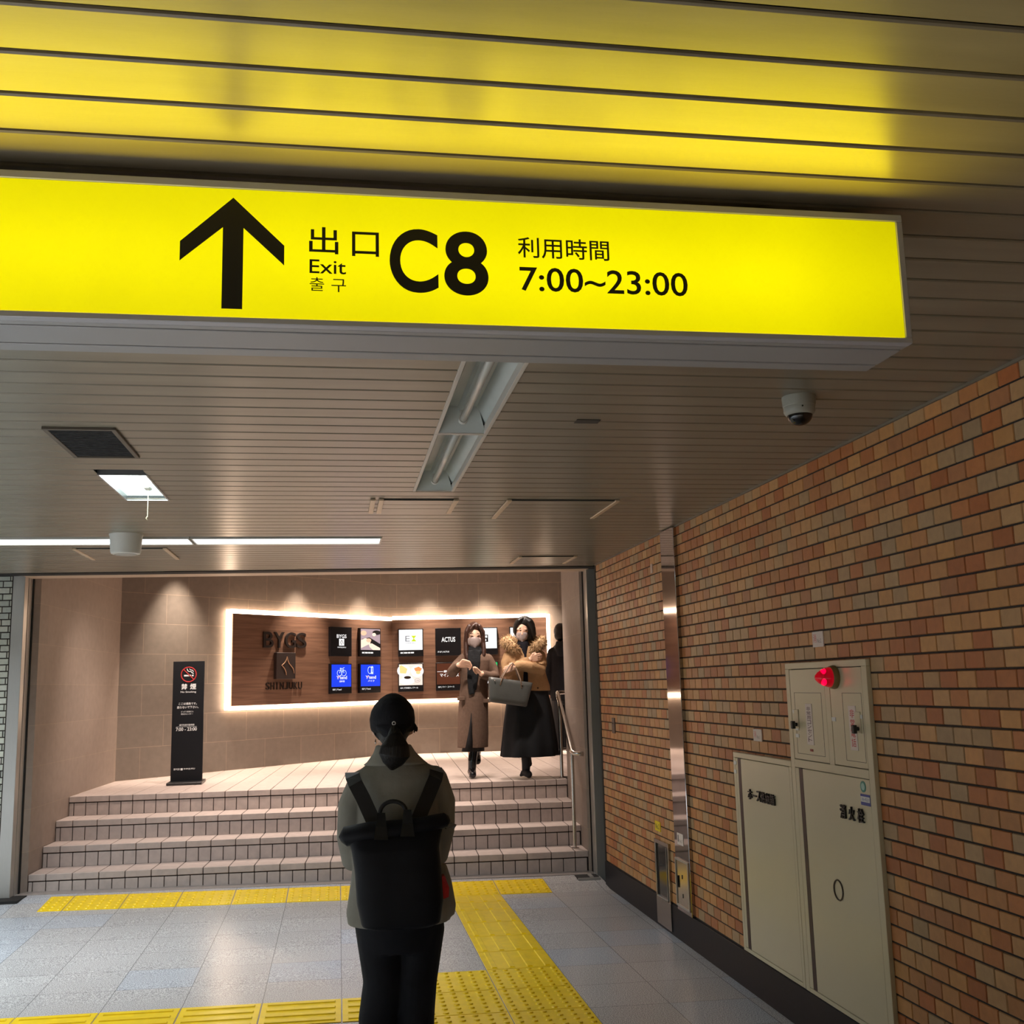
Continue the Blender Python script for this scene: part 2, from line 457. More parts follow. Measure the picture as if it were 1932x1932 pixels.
# left return wall beside the shutter: white glazed brickettes
def lobp(u, v, z): return tuple(lob(u, v, z))
wl = MB()
GP = [srgb(*c) for c in ((190, 190, 176), (182, 183, 170), (196, 195, 182), (176, 178, 168))]
brick_field(wl, [], -5.6, -4.60, 0.05, 2.49, 0.108, 0.0507, 0.03, 0.02, 0.008, 0.004, lambda u, z, d: lobp(u, -0.272 - d, z), GP)
gm = brick_mat().copy(); gm.name = 'white_brickette'; gm.node_tree.nodes['Principled BSDF'].inputs['Roughness'].default_value = 0.25
struct('wall_beside_shutter', wl, gm)
wk = MB()
vs = [lob(u, v, z) for z in (-0.03, 3.2) for (u, v) in ((-7.2, -0.268), (-4.59, -0.268), (-4.59, 0.3), (-7.2, 0.3))]
wk.rings([vs[:4], vs[4:]]); struct('wall_beside_shutter_core', wk, M_GROUT)

# shutter pillars, slot and lintel
def lbox(mb, u0, u1, v0, v1, z0, z1, bev=0.0):
    t = MB(); t.box(u0, u1, v0, v1, z0, z1, bev)
    me = t.mesh('t'); me.transform(Matrix.Translation(LO) @ Matrix.Rotation(LA, 4, 'Z')); mb.bm.from_mesh(me); bpy.data.meshes.remove(me)
    return mb
ZT = 2.53 - 0.0345
for n, side in (('trim_3', -1), ('trim_4', 1)):
    p = MB()
    if side < 0:
        lbox(p, -4.594, -4.503, -0.272, -0.19, -0.04, ZT, 0.002); lbox(p, -4.594, -4.507, -0.165, -0.08, -0.04, ZT, 0.002)
    else:
        lbox(p, 0.028, 0.30, -0.245, -0.175, -0.04, ZT, 0.002); lbox(p, 0.032, 0.30, -0.150, -0.055, -0.04, ZT, 0.002)
    struct(n, p, M_STEEL)
    p = MB()
    if side < 0: lbox(p, -4.6, -4.515, -0.19, -0.165, -0.04, ZT); lbox(p, -4.6, -4.499, -0.08, -0.055, -0.04, ZT)
    else: lbox(p, 0.042, 0.3, -0.175, -0.150, -0.04, ZT); lbox(p, 0.03, 0.3, -0.055, -0.03, -0.04, ZT)
    struct('trim_5' if side < 0 else 'trim_6', p, M_DARK)
p = MB(); lbox(p, -4.55, 0.06, -0.445, -0.30, ZT - 0.006, ZT + 0.2); struct('trim_7', p, M_DARK)  # solid near-black strip stands for the shade in the shutter slot
p = MB(); lbox(p, -4.51, 0.04, -0.30, -0.10, ZT - 0.008, ZT + 0.8); struct('trim_8', p, mat('lintel_soffit', srgb(196, 172, 148), 0.5))
p = MB(); lbox(p, -7.2, -4.55, -0.445, -0.26, ZT - 0.004, ZT + 0.2); struct('trim_9', p, M_DARK)
p = MB(); lbox(p, 0.05, 0.5, -0.445, -0.24, ZT - 0.004, ZT + 0.2); struct('trim_10', p, M_DARK)
# stone sill at the foot of the stairs, dark plates for the shade in the shutter pockets
p = MB()
vs = []
for z in (-0.012, 0.004):
    vs.append([lob(u, v, z + e) for (u, v, e) in ((-4.49, -0.165, 0.034), (0.02, -0.165, 0), (0.02, 0.01, 0), (-4.49, 0.01, 0.034))])
p.rings(vs); struct('trim_11', p, M_CURB)
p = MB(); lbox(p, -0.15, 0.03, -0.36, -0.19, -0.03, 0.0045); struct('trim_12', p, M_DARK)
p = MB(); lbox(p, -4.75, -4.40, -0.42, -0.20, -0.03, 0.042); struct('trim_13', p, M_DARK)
p = MB(); lbox(p, -0.045, -0.015, -0.34, -0.20, -0.02, 0.012, 0.002); lbox(p, -0.15, 0.03, -0.375, -0.36, -0.02, 0.010, 0.002); struct('trim_14', p, M_STEEL)

# lobby walls: large matt tiles
def wall_tile(name, c1, c2, bwid, bh, off):
    m = bpy.data.materials.new(name); m.use_nodes = True
    nt = m.node_tree; b = nt.nodes['Principled BSDF']
    uv = nt.nodes.new('ShaderNodeUVMap'); br = nt.nodes.new('ShaderNodeTexBrick'); br.offset = off
    for kk, v in (('Scale', 1.0), ('Mortar Size', 0.0022), ('Mortar Smooth', 0.4), ('Brick Width', bwid), ('Row Height', bh), ('Bias', 0.0)): br.inputs[kk].default_value = v
    br.inputs['Color1'].default_value = c1; br.inputs['Color2'].default_value = c2; br.inputs['Mortar'].default_value = (0.36, 0.27, 0.2, 1)
    nt.links.new(uv.outputs[0], br.inputs['Vector'])
    n = nt.nodes.new('ShaderNodeTexNoise'); n.inputs['Scale'].default_value = 14; n.inputs['Detail'].default_value = 8; nt.links.new(uv.outputs[0], n.inputs['Vector'])
    r = nt.nodes.new('ShaderNodeMapRange'); r.inputs[3].default_value = 0.82; r.inputs[4].default_value = 1.18; nt.links.new(n.outputs['Fac'], r.inputs[0])
    mx = nt.nodes.new('ShaderNodeMix'); mx.data_type = 'RGBA'; mx.blend_type = 'MULTIPLY'; mx.inputs[0].default_value = 1
    nt.links.new(br.outputs['Color'], mx.inputs[6]); nt.links.new(r.outputs[0], mx.inputs[7]); nt.links.new(mx.outputs[2], b.inputs['Base Color'])
    b.inputs['Roughness'].default_value = 0.55
    return m
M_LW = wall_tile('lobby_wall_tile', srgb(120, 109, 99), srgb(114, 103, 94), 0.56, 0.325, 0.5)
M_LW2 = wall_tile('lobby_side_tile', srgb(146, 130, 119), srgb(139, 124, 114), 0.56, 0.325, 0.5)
def wall_path(name, pts, z0, z1, m, flip=False):
    bm = bmesh.new(); uvl = bm.loops.layers.uv.new('UVMap'); s = 0
    for (a, b_) in zip(pts, pts[1:]):
        A_, B_ = lob(*a), lob(*b_); d = (B_ - A_).length
        vs = [bm.verts.new((A_.x, A_.y, z0)), bm.verts.new((B_.x, B_.y, z0)), bm.verts.new((B_.x, B_.y, z1)), bm.verts.new((A_.x, A_.y, z1))]
        f = bm.faces.new(vs)
        for l, u in zip(f.loops, ((s, z0 - 0.7), (s + d, z0 - 0.7), (s + d, z1 - 0.7), (s, z1 - 0.7))): l[uvl].uv = u
        s += d
    bmesh.ops.remove_doubles(bm, verts=bm.verts[:], dist=1e-5)
    me = bpy.data.meshes.new(name); bm.to_mesh(me); bm.free()
    o = put(name, me, m); o['kind'] = 'structure'
    so = o.modifiers.new('thick', 'SOLIDIFY'); so.thickness = 0.08; so.offset = -1
    return o
BK = [(-4.45, 2.5), (-1.654, 5.5), (5.0, 5.5)]
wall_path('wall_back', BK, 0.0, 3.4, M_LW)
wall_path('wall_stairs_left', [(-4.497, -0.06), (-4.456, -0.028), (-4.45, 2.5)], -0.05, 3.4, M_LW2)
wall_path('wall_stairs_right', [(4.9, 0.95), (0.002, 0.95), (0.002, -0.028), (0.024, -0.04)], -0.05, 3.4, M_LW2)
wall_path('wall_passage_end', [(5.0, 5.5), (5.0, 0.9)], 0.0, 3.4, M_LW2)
p = MB(); lbox(p, -4.6, 5.1, -0.12, 5.7, 3.255, 3.30); struct('ceiling_lobby', p, mat('lobby_ceiling', srgb(200, 192, 182), 0.7))

# staircase
RZ = 0.166
NOSE = [-0.03, 0.295, 0.605, 0.955]; RIS = [0.0, 0.30, 0.61, 0.955]
st = thing('staircase', 'four wide steps of pinkish beige tiles rising to the lobby landing', 'stairs', LO, LA)
U0, U1 = -4.45, 0.0
def tiles(mb, u0, u1, pitch, phase, joint, box):
    k = math.floor((u0 - phase) / pitch)
    while phase + k * pitch < u1:
        a, b_ = max(u0, phase + k * pitch + joint / 2), min(u1, phase + (k + 1) * pitch - joint / 2)
        if b_ - a > 0.01: box(a, b_)
        k += 1
for i in range(4):
    z0, z1 = i * RZ, (i + 1) * RZ
    vf = NOSE[i]; vb = (RIS[i + 1] + 0.03) if i < 3 else 1.26
    s = MB()
    ph = -0.31 + i * 0.003
    tiles(s, U0, U1, 0.2005, ph, 0.0065, lambda a, b_: s.box(a, b_, vf, vb, z1 - 0.050, z1, 0.003))
    zlow = z0 - (0.02 if i == 0 else 0.0)
    tiles(s, U0, U1, 0.10025, ph, 0.0065, lambda a, b_: s.box(a, b_, vf + 0.008, vf + 0.028, zlow, z1 - 0.059, 0.002))
    so = part('stair_step', s, M_STAIR, st)
    g = MB(); g.box(U0 - 0.0, U1 + 0.0, vf + 0.016, vb, z0 - (0.1 if i == 0 else 0.02), z1 - 0.003); part('grout', g, M_GROUT, so)
s = MB()
v = 1.264
while v < 5.5:
    v1 = min(v + 0.6, 5.52)
    tiles(s, -4.47, 4.95, 0.2005, -0.301, 0.0055, lambda a, b_: s.box(a, b_, v, v1 - 0.0015, 3.9 * RZ, 4 * RZ, 0.0015))
    v = v1
s_l = part('floor_landing', s, M_STAIR); s_l.matrix_world = st.matrix_world if False else Matrix.Translation(LO) @ Matrix.Rotation(LA, 4, 'Z'); s_l['kind'] = 'structure'
g = MB(); g.box(-4.5, 5.0, 1.25, 5.55, 3.5 * RZ, 4 * RZ - 0.003); g.box(0.02, 5.0, 0.95, 1.27, 3.5 * RZ, 4 * RZ - 0.001); part('grout', g, M_GROUT, s_l)
# ------------------------------------------------------------------ the lit exit sign
SIGN_Y, SIGN_Z = 1.86, 2.223
def sign_panel_mat():
    m = mat('lit_sign_yellow', (0.75, 0.6, 0.0, 1), 0.35, 0.0, 0.4)
    nt = m.node_tree; b = nt.nodes['Principled BSDF']
    tc = nt.nodes.new('ShaderNodeTexCoord'); sp = nt.nodes.new('ShaderNodeSeparateXYZ'); nt.links.new(tc.outputs['Object'], sp.inputs[0])
    # the tubes inside run along the panel a little below its middle, in lengths of 1.2 m
    z = math_node(nt, 'SUBTRACT', sp.outputs[2], 0.125)
    g = math_node(nt, 'POWER', 2.718, math_node(nt, 'MULTIPLY', math_node(nt, 'MULTIPLY', z, z), -110.0))
    n = nt.nodes.new('ShaderNodeTexNoise'); n.inputs['Scale'].default_value = 4.0; n.inputs['Detail'].default_value = 2; nt.links.new(tc.outputs['Object'], n.inputs['Vector'])
    e = math_node(nt, 'ADD', math_node(nt, 'ADD', math_node(nt, 'MULTIPLY', g, 0.22), 0.78), math_node(nt, 'MULTIPLY', math_node(nt, 'SUBTRACT', n.outputs['Fac'], 0.5), 0.18))
    edge = nt.nodes.new('ShaderNodeMapRange'); edge.interpolation_type = 'SMOOTHSTEP'
    edge.inputs[1].default_value = 1.12; edge.inputs[2].default_value = 0.85; edge.inputs[3].default_value = 0.78; edge.inputs[4].default_value = 1.0
    nt.links.new(sp.outputs[0], edge.inputs[0])
    nt.links.new(math_node(nt, 'MULTIPLY', e, edge.outputs[0]), b.inputs['Emission Strength'])
    b.inputs['Emission Color'].default_value = (1.0, 0.88, 0.0, 1)
    b.inputs['Base Color'].default_value = (0.05, 0.04, 0.0, 1)
    return m
sg = thing('exit_sign', 'long yellow lit exit sign with black arrow and C8 hung under the ceiling', 'sign', (0, SIGN_Y, SIGN_Z))
f = MB()
f.box(-2.3, 1.131, 0.0, 0.02, 0.258, 0.273, 0.0015); f.box(-2.3, 1.131, 0.0, 0.02, 0.0, 0.0125, 0.0015)
f.box(1.117, 1.131, 0.0, 0.02, 0.0125, 0.258, 0.0015)
part('frame', f, mat('sign_frame', (0.40, 0.405, 0.44, 1), 0.42, 0.3), sg)
f = MB(); f.box(-2.3, 1.1165, 0.003, 0.02, 0.0128, 0.2577); part('lit_face', f, sign_panel_mat(), sg)
f = MB()
f.box(-2.3, 1.1305, 0.021, 0.19, 0.012, 0.272)
for (a, b_) in ((0.021, 0.040), (0.0475, 0.143), (0.1505, 0.19)): f.box(-2.3, 1.1305, a, b_, 0.0, 0.0118, 0.0015)
part('casing', f, mat('sign_casing', (0.33, 0.33, 0.335, 1), 0.42, 0.3), sg)
f = MB(); f.box(-2.29, 1.12, 0.04, 0.15, 0.004, 0.0119); part('joint', f, M_DARK, sg)
for x in (-1.2, 0.85):
    f = MB(); f.box(x - 0.03, x + 0.03, 0.08, 0.11, 0.2725, CEIL - SIGN_Z + 0.001); part('hanger', f, M_DARK, sg)
INK = mat('sign_ink', (0.006, 0.006, 0.006, 1), 0.35)
f = MB()
f.prism([(-.191, .240), (-.099, .151), (-.099, .113), (-.172, .182), (-.172, .027), (-.2085, .027), (-.2085, .182), (-.283, .115), (-.283, .152)], 0.0004, 0.0014)
part('arrow', f, INK, sg)
f = MB()
f.text('出', -.0545, -.0015, .139, .191, 0.0012, 0.0006, 0.012); f.text('口', .0235, .073, .137, .185, 0.0012, 0.0006, 0.012)
f.text('Exit', -.0535, .0125, .1005, .1275, 0.0012, 0.0006, 0.008)
f.text('출', -.053, -.027, .067, .093, 0.0012); f.text('구', -.014, .0125, .066, .091, 0.0012)
f.text('C', .0925, .183, .070, .1955, 0.0012, 0.0006, 0.035); f.text('8', .194, .2775, .068, .195, 0.0012, 0.0006, 0.035)
f.text('利用時間', .335, .5135, .1475, .1895, 0.0012, 0.0006, 0.012)
f.text('7:00~23:00', .337, .668, .0815, .1295, 0.0012, 0.0006, 0.014)
part('lettering', f, INK, sg)
# extra unseen lamp over the lit face, adding the sign's glow on the ceiling
la = area('exit_sign_lamp', (-0.585, SIGN_Y + 0.0022, SIGN_Z + 0.135), 3.4, 0.24, 16.5, (1.0, 0.76, 0.0), (-PI / 2, 0, 0))
la.visible_camera = False

# ------------------------------------------------------------------ ceiling fittings
M_TRAY = mat('lamp_tray', srgb(186, 192, 188), 0.35, 0.0, 0.5, 0.05, 9)
M_LIP = mat('lamp_lip', srgb(196, 190, 180), 0.4)
def fluoro(name, label, y0, y1):
    t = thing(name, label, 'ceiling light', (0.463, y0, CEIL), 0, 'unlit tube lights in the middle of the ceiling')
    L_ = y1 - y0; hw = 0.094
    f = MB(); 
    f.box(-hw - 0.008, -hw + 0.006, 0, L_, -0.004, 0.03, 0.001); f.box(hw - 0.006, hw + 0.008, 0, L_, -0.004, 0.03, 0.001)
    f.box(-hw, hw, 0.0, 0.010, -0.003, 0.03); f.box(-hw, hw, L_ - 0.010, L_, -0.003, 0.03)
    part('frame', f, M_LIP, t)
    f = MB()
    pr = [(-hw, 0.03), (-hw * 0.55, 0.085), (-0.02, 0.085), (-0.012, 0.068), (0.012, 0.068), (0.02, 0.085), (hw * 0.55, 0.085), (hw, 0.03)]
    A_ = [f.bm.verts.new((x, 0.01, z)) for x, z in pr]; B_ = [f.bm.verts.new((x, L_ - 0.01, z)) for x, z in pr]
    for i in range(len(pr) - 1): f.bm.faces.new((A_[i], A_[i + 1], B_[i + 1], B_[i]))
    f.quad((-hw, 0.01, 0.0), (hw, 0.01, 0.0), (hw * .6, 0.09, 0.088), (-hw * .6, 0.09, 0.088)); f.quad((-hw, L_ - 0.01, 0.0), (hw, L_ - 0.01, 0.0), (hw * .6, L_ - 0.09, 0.088), (-hw * .6, L_ - 0.09, 0.088))
    part('reflector', f, M_TRAY, t)
    f = MB(); f.tube([(0, 0.10, 0.035), (0, L_ - 0.10, 0.035)], 0.0145, 16); part('tube', f, mat('unlit_tube', srgb(188, 186, 178), 0.25), t, True)
    for y in (0.085, L_ - 0.085):
        f = MB(); f.tube([(0, y - 0.014, 0.035), (0, y + 0.014, 0.035)], 0.018, 14); f.box(-0.012, 0.012, y - 0.01, y + 0.01, 0.035, 0.088); part('socket', f, M_WHITE, t)
    return t
fluoro('tube_light', 'unlit tube light half hidden above the yellow sign, nearer of the two', 2.722, 3.918)
fluoro('tube_light', 'unlit tube light just beyond its twin, its far end open to view', 3.922, 5.118)

E_COOL = mat('lit_diffuser_cool', (0.8, 0.8, 0.8, 1), 0.5, emit=(0.86, 0.95, 1.0, 1), estr=2.6)
E_BULB = mat('lit_bulb', (0.8, 0.8, 0.8, 1), 0.5, emit=(0.88, 1.0, 0.97, 1), estr=14)
t = thing('recessed_light', 'bright recessed ceiling light in a square well with a pull cord', 'ceiling light', (-0.94, 4.75, CEIL))
f = MB()
for (a, b_, c, d) in ((-.106, -.098, 0, .648), (.097, .105, 0, .648), (-.098, .097, 0, .008), (-.098, .097, .640, .648)): f.box(a, b_, c, d, -0.005, 0.02)
part('frame', f, M_ALU, t)
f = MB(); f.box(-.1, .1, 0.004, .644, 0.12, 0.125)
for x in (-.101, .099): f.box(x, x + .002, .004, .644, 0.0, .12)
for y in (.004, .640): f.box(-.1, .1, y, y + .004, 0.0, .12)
part('reflector', f, mat('glowing_tray', (0.85, 0.9, 0.88, 1), 0.4, emit=(0.85, 1.0, 0.97, 1), estr=0.25), t)  # faint emission stands for lamp light bounced around the well
f = MB(); f.box(-0.088, 0.088, 0.02, 0.46, 0.050, 0.062); part('lit_lamp', f, E_BULB, t)
f = MB(); f.box(0.0, 0.034, 0.48, 0.56, 0.03, 0.11, 0.006); f.tube([(-0.06, 0.46, 0.06), (-0.03, 0.56, 0.09)], 0.006); part('socket', f, M_WHITE, t)
f = MB(); f.tube([(0.02, 0.53, 0.03), (0.02, 0.53, -0.105)], 0.0022, 6); f.tube([(0.02, 0.53, -0.103), (0.014, 0.53, -0.112), (0.02, 0.53, -0.123), (0.027, 0.53, -0.112), (0.02, 0.53, -0.103)], 0.0035, 6)
part('pull_cord', f, mat('cord_white', srgb(225, 215, 185), 0.5), t)

def batten(x0, x1, label):
    t = thing('batten_light', label, 'ceiling light', ((x0 + x1) / 2, 6.909, CEIL), 0, 'lit batten lights across the far ceiling')
    h = (x1 - x0) / 2
    f = MB()
    for (a, b_, c, d) in ((-h, h, -.137, -.129), (-h, h, .129, .137), (-h, -h + .01, -.129, .129), (h - .01, h, -.129, .129)): f.box(a, b_, c, d, -0.004, 0.05)
    part('frame', f, M_LIP, t)
    f = MB(); f.box(-h + .01, h - .01, -.129, .129, 0.003, 0.012); part('lit_diffuser', f, E_COOL, t)
    return t
batten(-0.918, 0.276, 'lit batten light ending above the middle of the opening')
batten(-2.13, -0.926, 'lit batten light running behind the round speaker')
batten(-4.6, -2.17, 'unseen lit batten light added past the left edge')

t = thing('vent_grille', 'dark dusty air vent in a metal frame on the left ceiling', 'vent', (-0.928, 3.9, CEIL))
f = MB()
for (a, b_, c, d) in ((-.127, .127, 0, .014), (-.127, .127, .471, .485), (-.127, -.110, .014, .471), (.110, .127, .014, .471)): f.box(a, b_, c, d, -0.010, 0.0, 0.001)
part('frame', f, mat('vent_frame', srgb(96, 88, 78), 0.5, 0.4), t)
f = MB(); f.box(-.112, .112, .012, .473, -0.004, -0.001)
for k in range(20): f.box(-.110, .110, .02 + k * .0225, .028 + k * .0225, -0.0075, -0.003)
part('filter', f, mat('vent_filter', srgb(58, 58, 58), 0.9, 0, 0.2, 0.3, 40), t)

t = thing('ceiling_speaker', 'round white ceiling speaker in front of the lit batten lights', 'speaker', (-1.27, 6.60, CEIL))
f = MB(); f.lathe([(0.0, 0.001), (0.099, 0.001), (0.0985, -0.006), (0.094, -0.012), (0.088, -0.105), (0.082, -0.118), (0.07, -0.122), (0.0, -0.122)], seg=40); part('case', f, M_WHITE, t, True, angle=40)
f = MB(); f.lathe([(0.0, -0.1225), (0.066, -0.1225), (0.066, -0.1235), (0.0, -0.1235)], seg=36)
part('grille', f, mat('speaker_grille', srgb(168, 165, 156), 0.6), t)

t = thing('security_camera', 'white dome security camera with black bubble near the brick wall', 'camera', (1.570, 3.32, CEIL))
f = MB(); f.lathe([(0.0, 0.001), (0.057, 0.001), (0.0575, -0.004), (0.0555, -0.034), (0.0535, -0.036), (0.053, -0.054), (0.047, -0.064), (0.044, -0.066), (0.0, -0.066)], seg=44); part('housing', f, mat('camera_white', srgb(158, 158, 147), 0.4), t, True, angle=35)
f = MB(); f.lathe([(0.043, -0.060)] + [(0.043 * math.cos(a), -0.064 - 0.038 * math.sin(a)) for a in [i * PI / 2 / 10 for i in range(11)]], seg=40); part('dome', f, mat('smoked_dome', (0.004, 0.004, 0.005, 1), 0.08, 0, 0.6), t, True)
f = MB(); f.lathe([(0.0, 0.0), (0.003, 0.0), (0.003, 0.002), (0.0, 0.002)], c=(-0.012, -0.0535, -0.045), axis='Y', seg=10); part('screw', f, M_DARK, t)

def hatch(x0, x1, y0, y1, label, extra=False):
    t = thing('access_hatch', label, 'ceiling hatch', ((x0 + x1) / 2, y0, CEIL))
    h = (x1 - x0) / 2; d = y1 - y0
    f = MB(); f.box(-h, h, 0, d, -0.0035, -0.0015); part('gap', f, M_DARK, t)
    f = MB(); n = max(2, round((d - 0.024) / 0.1199)); s_ = (d - 0.024) / n
    for k in range(n): f.box(-h + 0.004, h - 0.004, 0.012 + k * s_ + 0.004, 0.012 + (k + 1) * s_ - 0.004, -0.007, -0.0035, 0.0015)
    part('cover', f, M_SLAT, t)
    for x in ((-h - 0.012, h - 0.012) if not extra else (-h - 0.012, -h - 0.055, h - 0.012)):
        f = MB(); f.box(x, x + 0.026, -0.006, d + 0.006, -0.012, -0.001, 0.002); part('rail', f, mat('hatch_rail', srgb(205, 184, 156), 0.4, 0.2), t)
hatch(0.215, 0.60, 5.340, 5.740, 'small ceiling hatch with bright rails beyond the end of the tube lights', True)
hatch(0.88, 1.462, 5.345, 5.915, 'wide ceiling hatch with light rails towards the brick wall')
hatch(1.35, 1.777, 7.76, 8.185, 'ceiling hatch close to the shutter pillar beside the brick wall')
hatch(-1.712, -1.14, 7.21, 7.78, 'ceiling hatch behind the round speaker on the left')
f = MB(); f.box(0.864, 0.955, 3.672, 3.724, CEIL - 0.003, CEIL - 0.0005, 0.0008); tag(part('ceiling_plate', f, mat('dark_plate', srgb(52, 48, 44), 0.6)), 'little dark plate stuck on a ceiling strip right of the tube light', 'plate')

# ------------------------------------------------------------------ things on the brick wall.  local x runs towards the viewer along the wall, -y out of it
RW = -PI / 2
def wpt(y, z=0.0, out=0.0): return (WALLX - 0.0045 - out, y, z)
t = thing('wall_column_cover', 'tall mirror-like steel strip fixed up the brick wall', 'steel strip', wpt(6.385, 0.19), RW)
f = MB(); f.box(-0.135, 0.135, -0.022, 0.003, 0.0, 2.335, 0.003); part('cover', f, mat('mirror_steel', (0.40, 0.37, 0.36, 1), 0.06, 1.0), t)
f = MB()
for (a, b_, c, d) in ((-.115, .13, .30, .312), (-.115, .13, .03, .042), (-.115, -.103, .042, .30), (.118, .13, .042, .30)): f.box(a, b_, -0.034, -0.0225, c, d, 0.001)
part('lock_frame', f, M_STEEL, t)
f = MB(); f.box(-.102, .117, -0.028, -0.0225, .043, .299); d_ = part('lock_plate', f, mat('lock_plate', (0.62, 0.57, 0.48, 1), 0.2, 1.0), t)
f = MB(); f.box(-.078, -.068, -0.036, -0.0285, .14, .21, 0.001); part('latch', f, M_BLACK, d_)
for z_ in (.2, .09):
    f = MB(); f.box(0.0, 0.006, -0.031, -0.0285, z_, z_ + .024); part('keyhole', f, M_BLACK, d_)

t = thing('wall_niche', 'tall steel framed niche low on the brick wall left of the steel strip', 'wall niche', wpt(6.83, 0.02), RW)
f = MB()
for (a, b_, c, d) in ((-.155, .145, 0.0, .17), (-.155, .145, .505, .53), (-.155, -.13, .17, .505), (.122, .145, .17, .505)): f.box(a, b_, -0.016, 0.003, c, d, 0.0015)
part('frame', f, mat('niche_steel', (0.36, 0.33, 0.30, 1), 0.22, 1.0), t)
f = MB(); f.box(-.131, .123, -0.006, 0.002, .168, .507); part('recess_back', f, mat('niche_dark', (0.035, 0.036, 0.035, 1), 0.1, 0.6), t)
f = MB(); f.box(.100, .106, -0.018, -0.006, .175, .5); f.box(-.128, .105, -0.018, -0.006, .172, .178); part('lip', f, M_STEEL, t)

t = thing('wall_slot_plate', 'narrow dark upright plate on the bricks next to the shutter pillar', 'plate', wpt(7.97, 1.19), RW)
f = MB(); f.box(-.04, .04, -0.006, 0.002, 0.0, 0.115, 0.001); part('plate', f, mat('grey_plate', srgb(92, 80, 76), 0.4, 0.5), t)
f = MB(); f.lathe([(0, -0.009), (0.005, -0.009), (0.005, -0.006), (0, -0.006)], c=(0.0, 0, 0.075), axis='Y', seg=10); part('screw', f, M_CHROME, t)

def wall_tag(name, label, y, z, w_, h_, m, cat='sign', marks=()):
    t = thing(name, label, cat, wpt(y, z), RW)
    f = MB(); f.box(-w_ / 2, w_ / 2, -0.004, 0.002, 0, h_, 0.0008); part('plate', f, m, t)
    for (txt, x0, x1, z0, z1, mm) in marks:
        f = MB(); f.text(txt, x0, x1, z0, z1, -0.0043, 0.0004, 0.01); part('lettering', f, mm, t)
    return t
M_RED = mat('red_ink', srgb(200, 40, 50), 0.5); M_PALE = mat('tag_white', srgb(226, 212, 204), 0.5); M_PINK = mat('pink_ink', srgb(214, 120, 120), 0.5); M_GREY = mat('grey_ink', srgb(150, 130, 124), 0.5)
wall_tag('number_tag', 'white tag with red mark on the bricks above the red lamp cabinet', 4.37, 1.702, 0.105, 0.068, M_PALE, marks=(('消', -.045, -.012, .02, .058, M_PINK), ('No.2', -.005, .035, .018, .036, M_GREY)))
wall_tag('number_tag', 'white tag with red mark on the bricks above the hose cabinet', 5.125, 1.262, 0.108, 0.060, M_PALE, marks=(('消', -.044, -.014, .018, .05, M_PINK), ('No.1', -.006, .034, .014, .030, M_GREY)))
wall_tag('warning_tag', 'small yellow tag on the bricks above the steel niche', 6.93, 0.600, 0.115, 0.062, mat('tag_yellow', srgb(236, 206, 20), 0.5), marks=(('No.2', -.04, .04, .014, .046, INK),))
wall_tag('code_tag', 'small pale tag near the ceiling left of the steel strip', 6.80, 2.29, 0.045, 0.062, mat('tag_pink', srgb(206, 180, 166), 0.5), marks=())
t = wall_tag('column_tag', 'small white label low on the steel strip', 6.40, 0.585, 0.115, 0.068, M_PALE, marks=(('1', -.042, -.028, .016, .056, INK), ('No.3', -.015, .04, .016, .034, M_GREY)))
t.location.x -= 0.0205

# hydrant and hose cabinets
t = thing('hydrant_cabinet', 'tall cream fire hydrant cabinet with two small doors above one large', 'cabinet', wpt(4.318, 0.199), RW)
H = 1.440; W2 = 0.387; DY = -0.018
f = MB()
f.box(-W2, W2, DY, 0.002, H - 0.028, H, 0.002); f.box(-W2, -W2 + 0.04, DY, 0.002, 0, H - 0.028, 0.0015); f.box(W2 - 0.042, W2, DY, 0.002, 0, H - 0.028, 0.0015)
f.box(-W2 + .04, W2 - .042, DY, 0.002, 0.971, 1.006, 0.001); f.box(-W2 + .04, W2 - .042, DY, 0.002, 0, 0.018, 0.001); f.box(0.011, 0.055, DY, 0.002, 1.006, H - 0.028, 0.001)
part('frame', f, M_CREAM, t)
f = MB(); f.box(-W2 + .01, W2 - .01, -0.004, 0.002, 0.01, H - 0.01); part('door_gap', f, M_DARK, t)
def door(x0, x1, z0, z1):
    f = MB(); f.box(x0 + .003, x1 - .003, DY + 0.001, -0.004, z0 + .003, z1 - .003, 0.0015); return part('door', f, M_CREAM, t)
d1 = door(-W2 + .04, 0.011, 1.006, H - .028); d2 = door(0.055, W2 - .042, 1.006, H - .028)
def groove(par, x0, x1, z0, z1):
    f = MB(); e = 0.0018
    for (a, b_, c, d) in ((x0, x1, z0, z0 + e), (x0, x1, z1 - e, z1), (x0, x0 + e, z0, z1), (x1 - e, x1, z0, z1)): f.box(a, b_, DY + 0.0004, DY + 0.002, c, d)
    part('inset_line', f, mat('groove_shadow', (0.10, 0.085, 0.06, 1), 0.7), par)
groove(d1, -0.306, -0.030, 1.034, 1.306); groove(d2, 0.165, 0.330, 1.032, 1.306)
def plate(par, x0, x1, z0, z1, txt, m):
    f = MB(); f.box(x0, x1, DY - 0.0012, DY + 0.001, z0, z1, 0.0005); p_ = part('name_plate', f, M_PALE, par)
    f = MB(); f.text(txt, x0 + (x1 - x0) * .2, x1 - (x1 - x0) * .2, z0 + .012, z1 - .012, DY - 0.0014, 0.0003, 0.01, True)
    o = part('lettering', f, m, par)
plate(d1, -0.195, -0.130, 1.078, 1.257, '非常用コンセント', mat('plum_ink', srgb(92, 44, 60), 0.5)); plate(d2, 0.212, 0.274, 1.076, 1.254, '非常電話', M_RED)
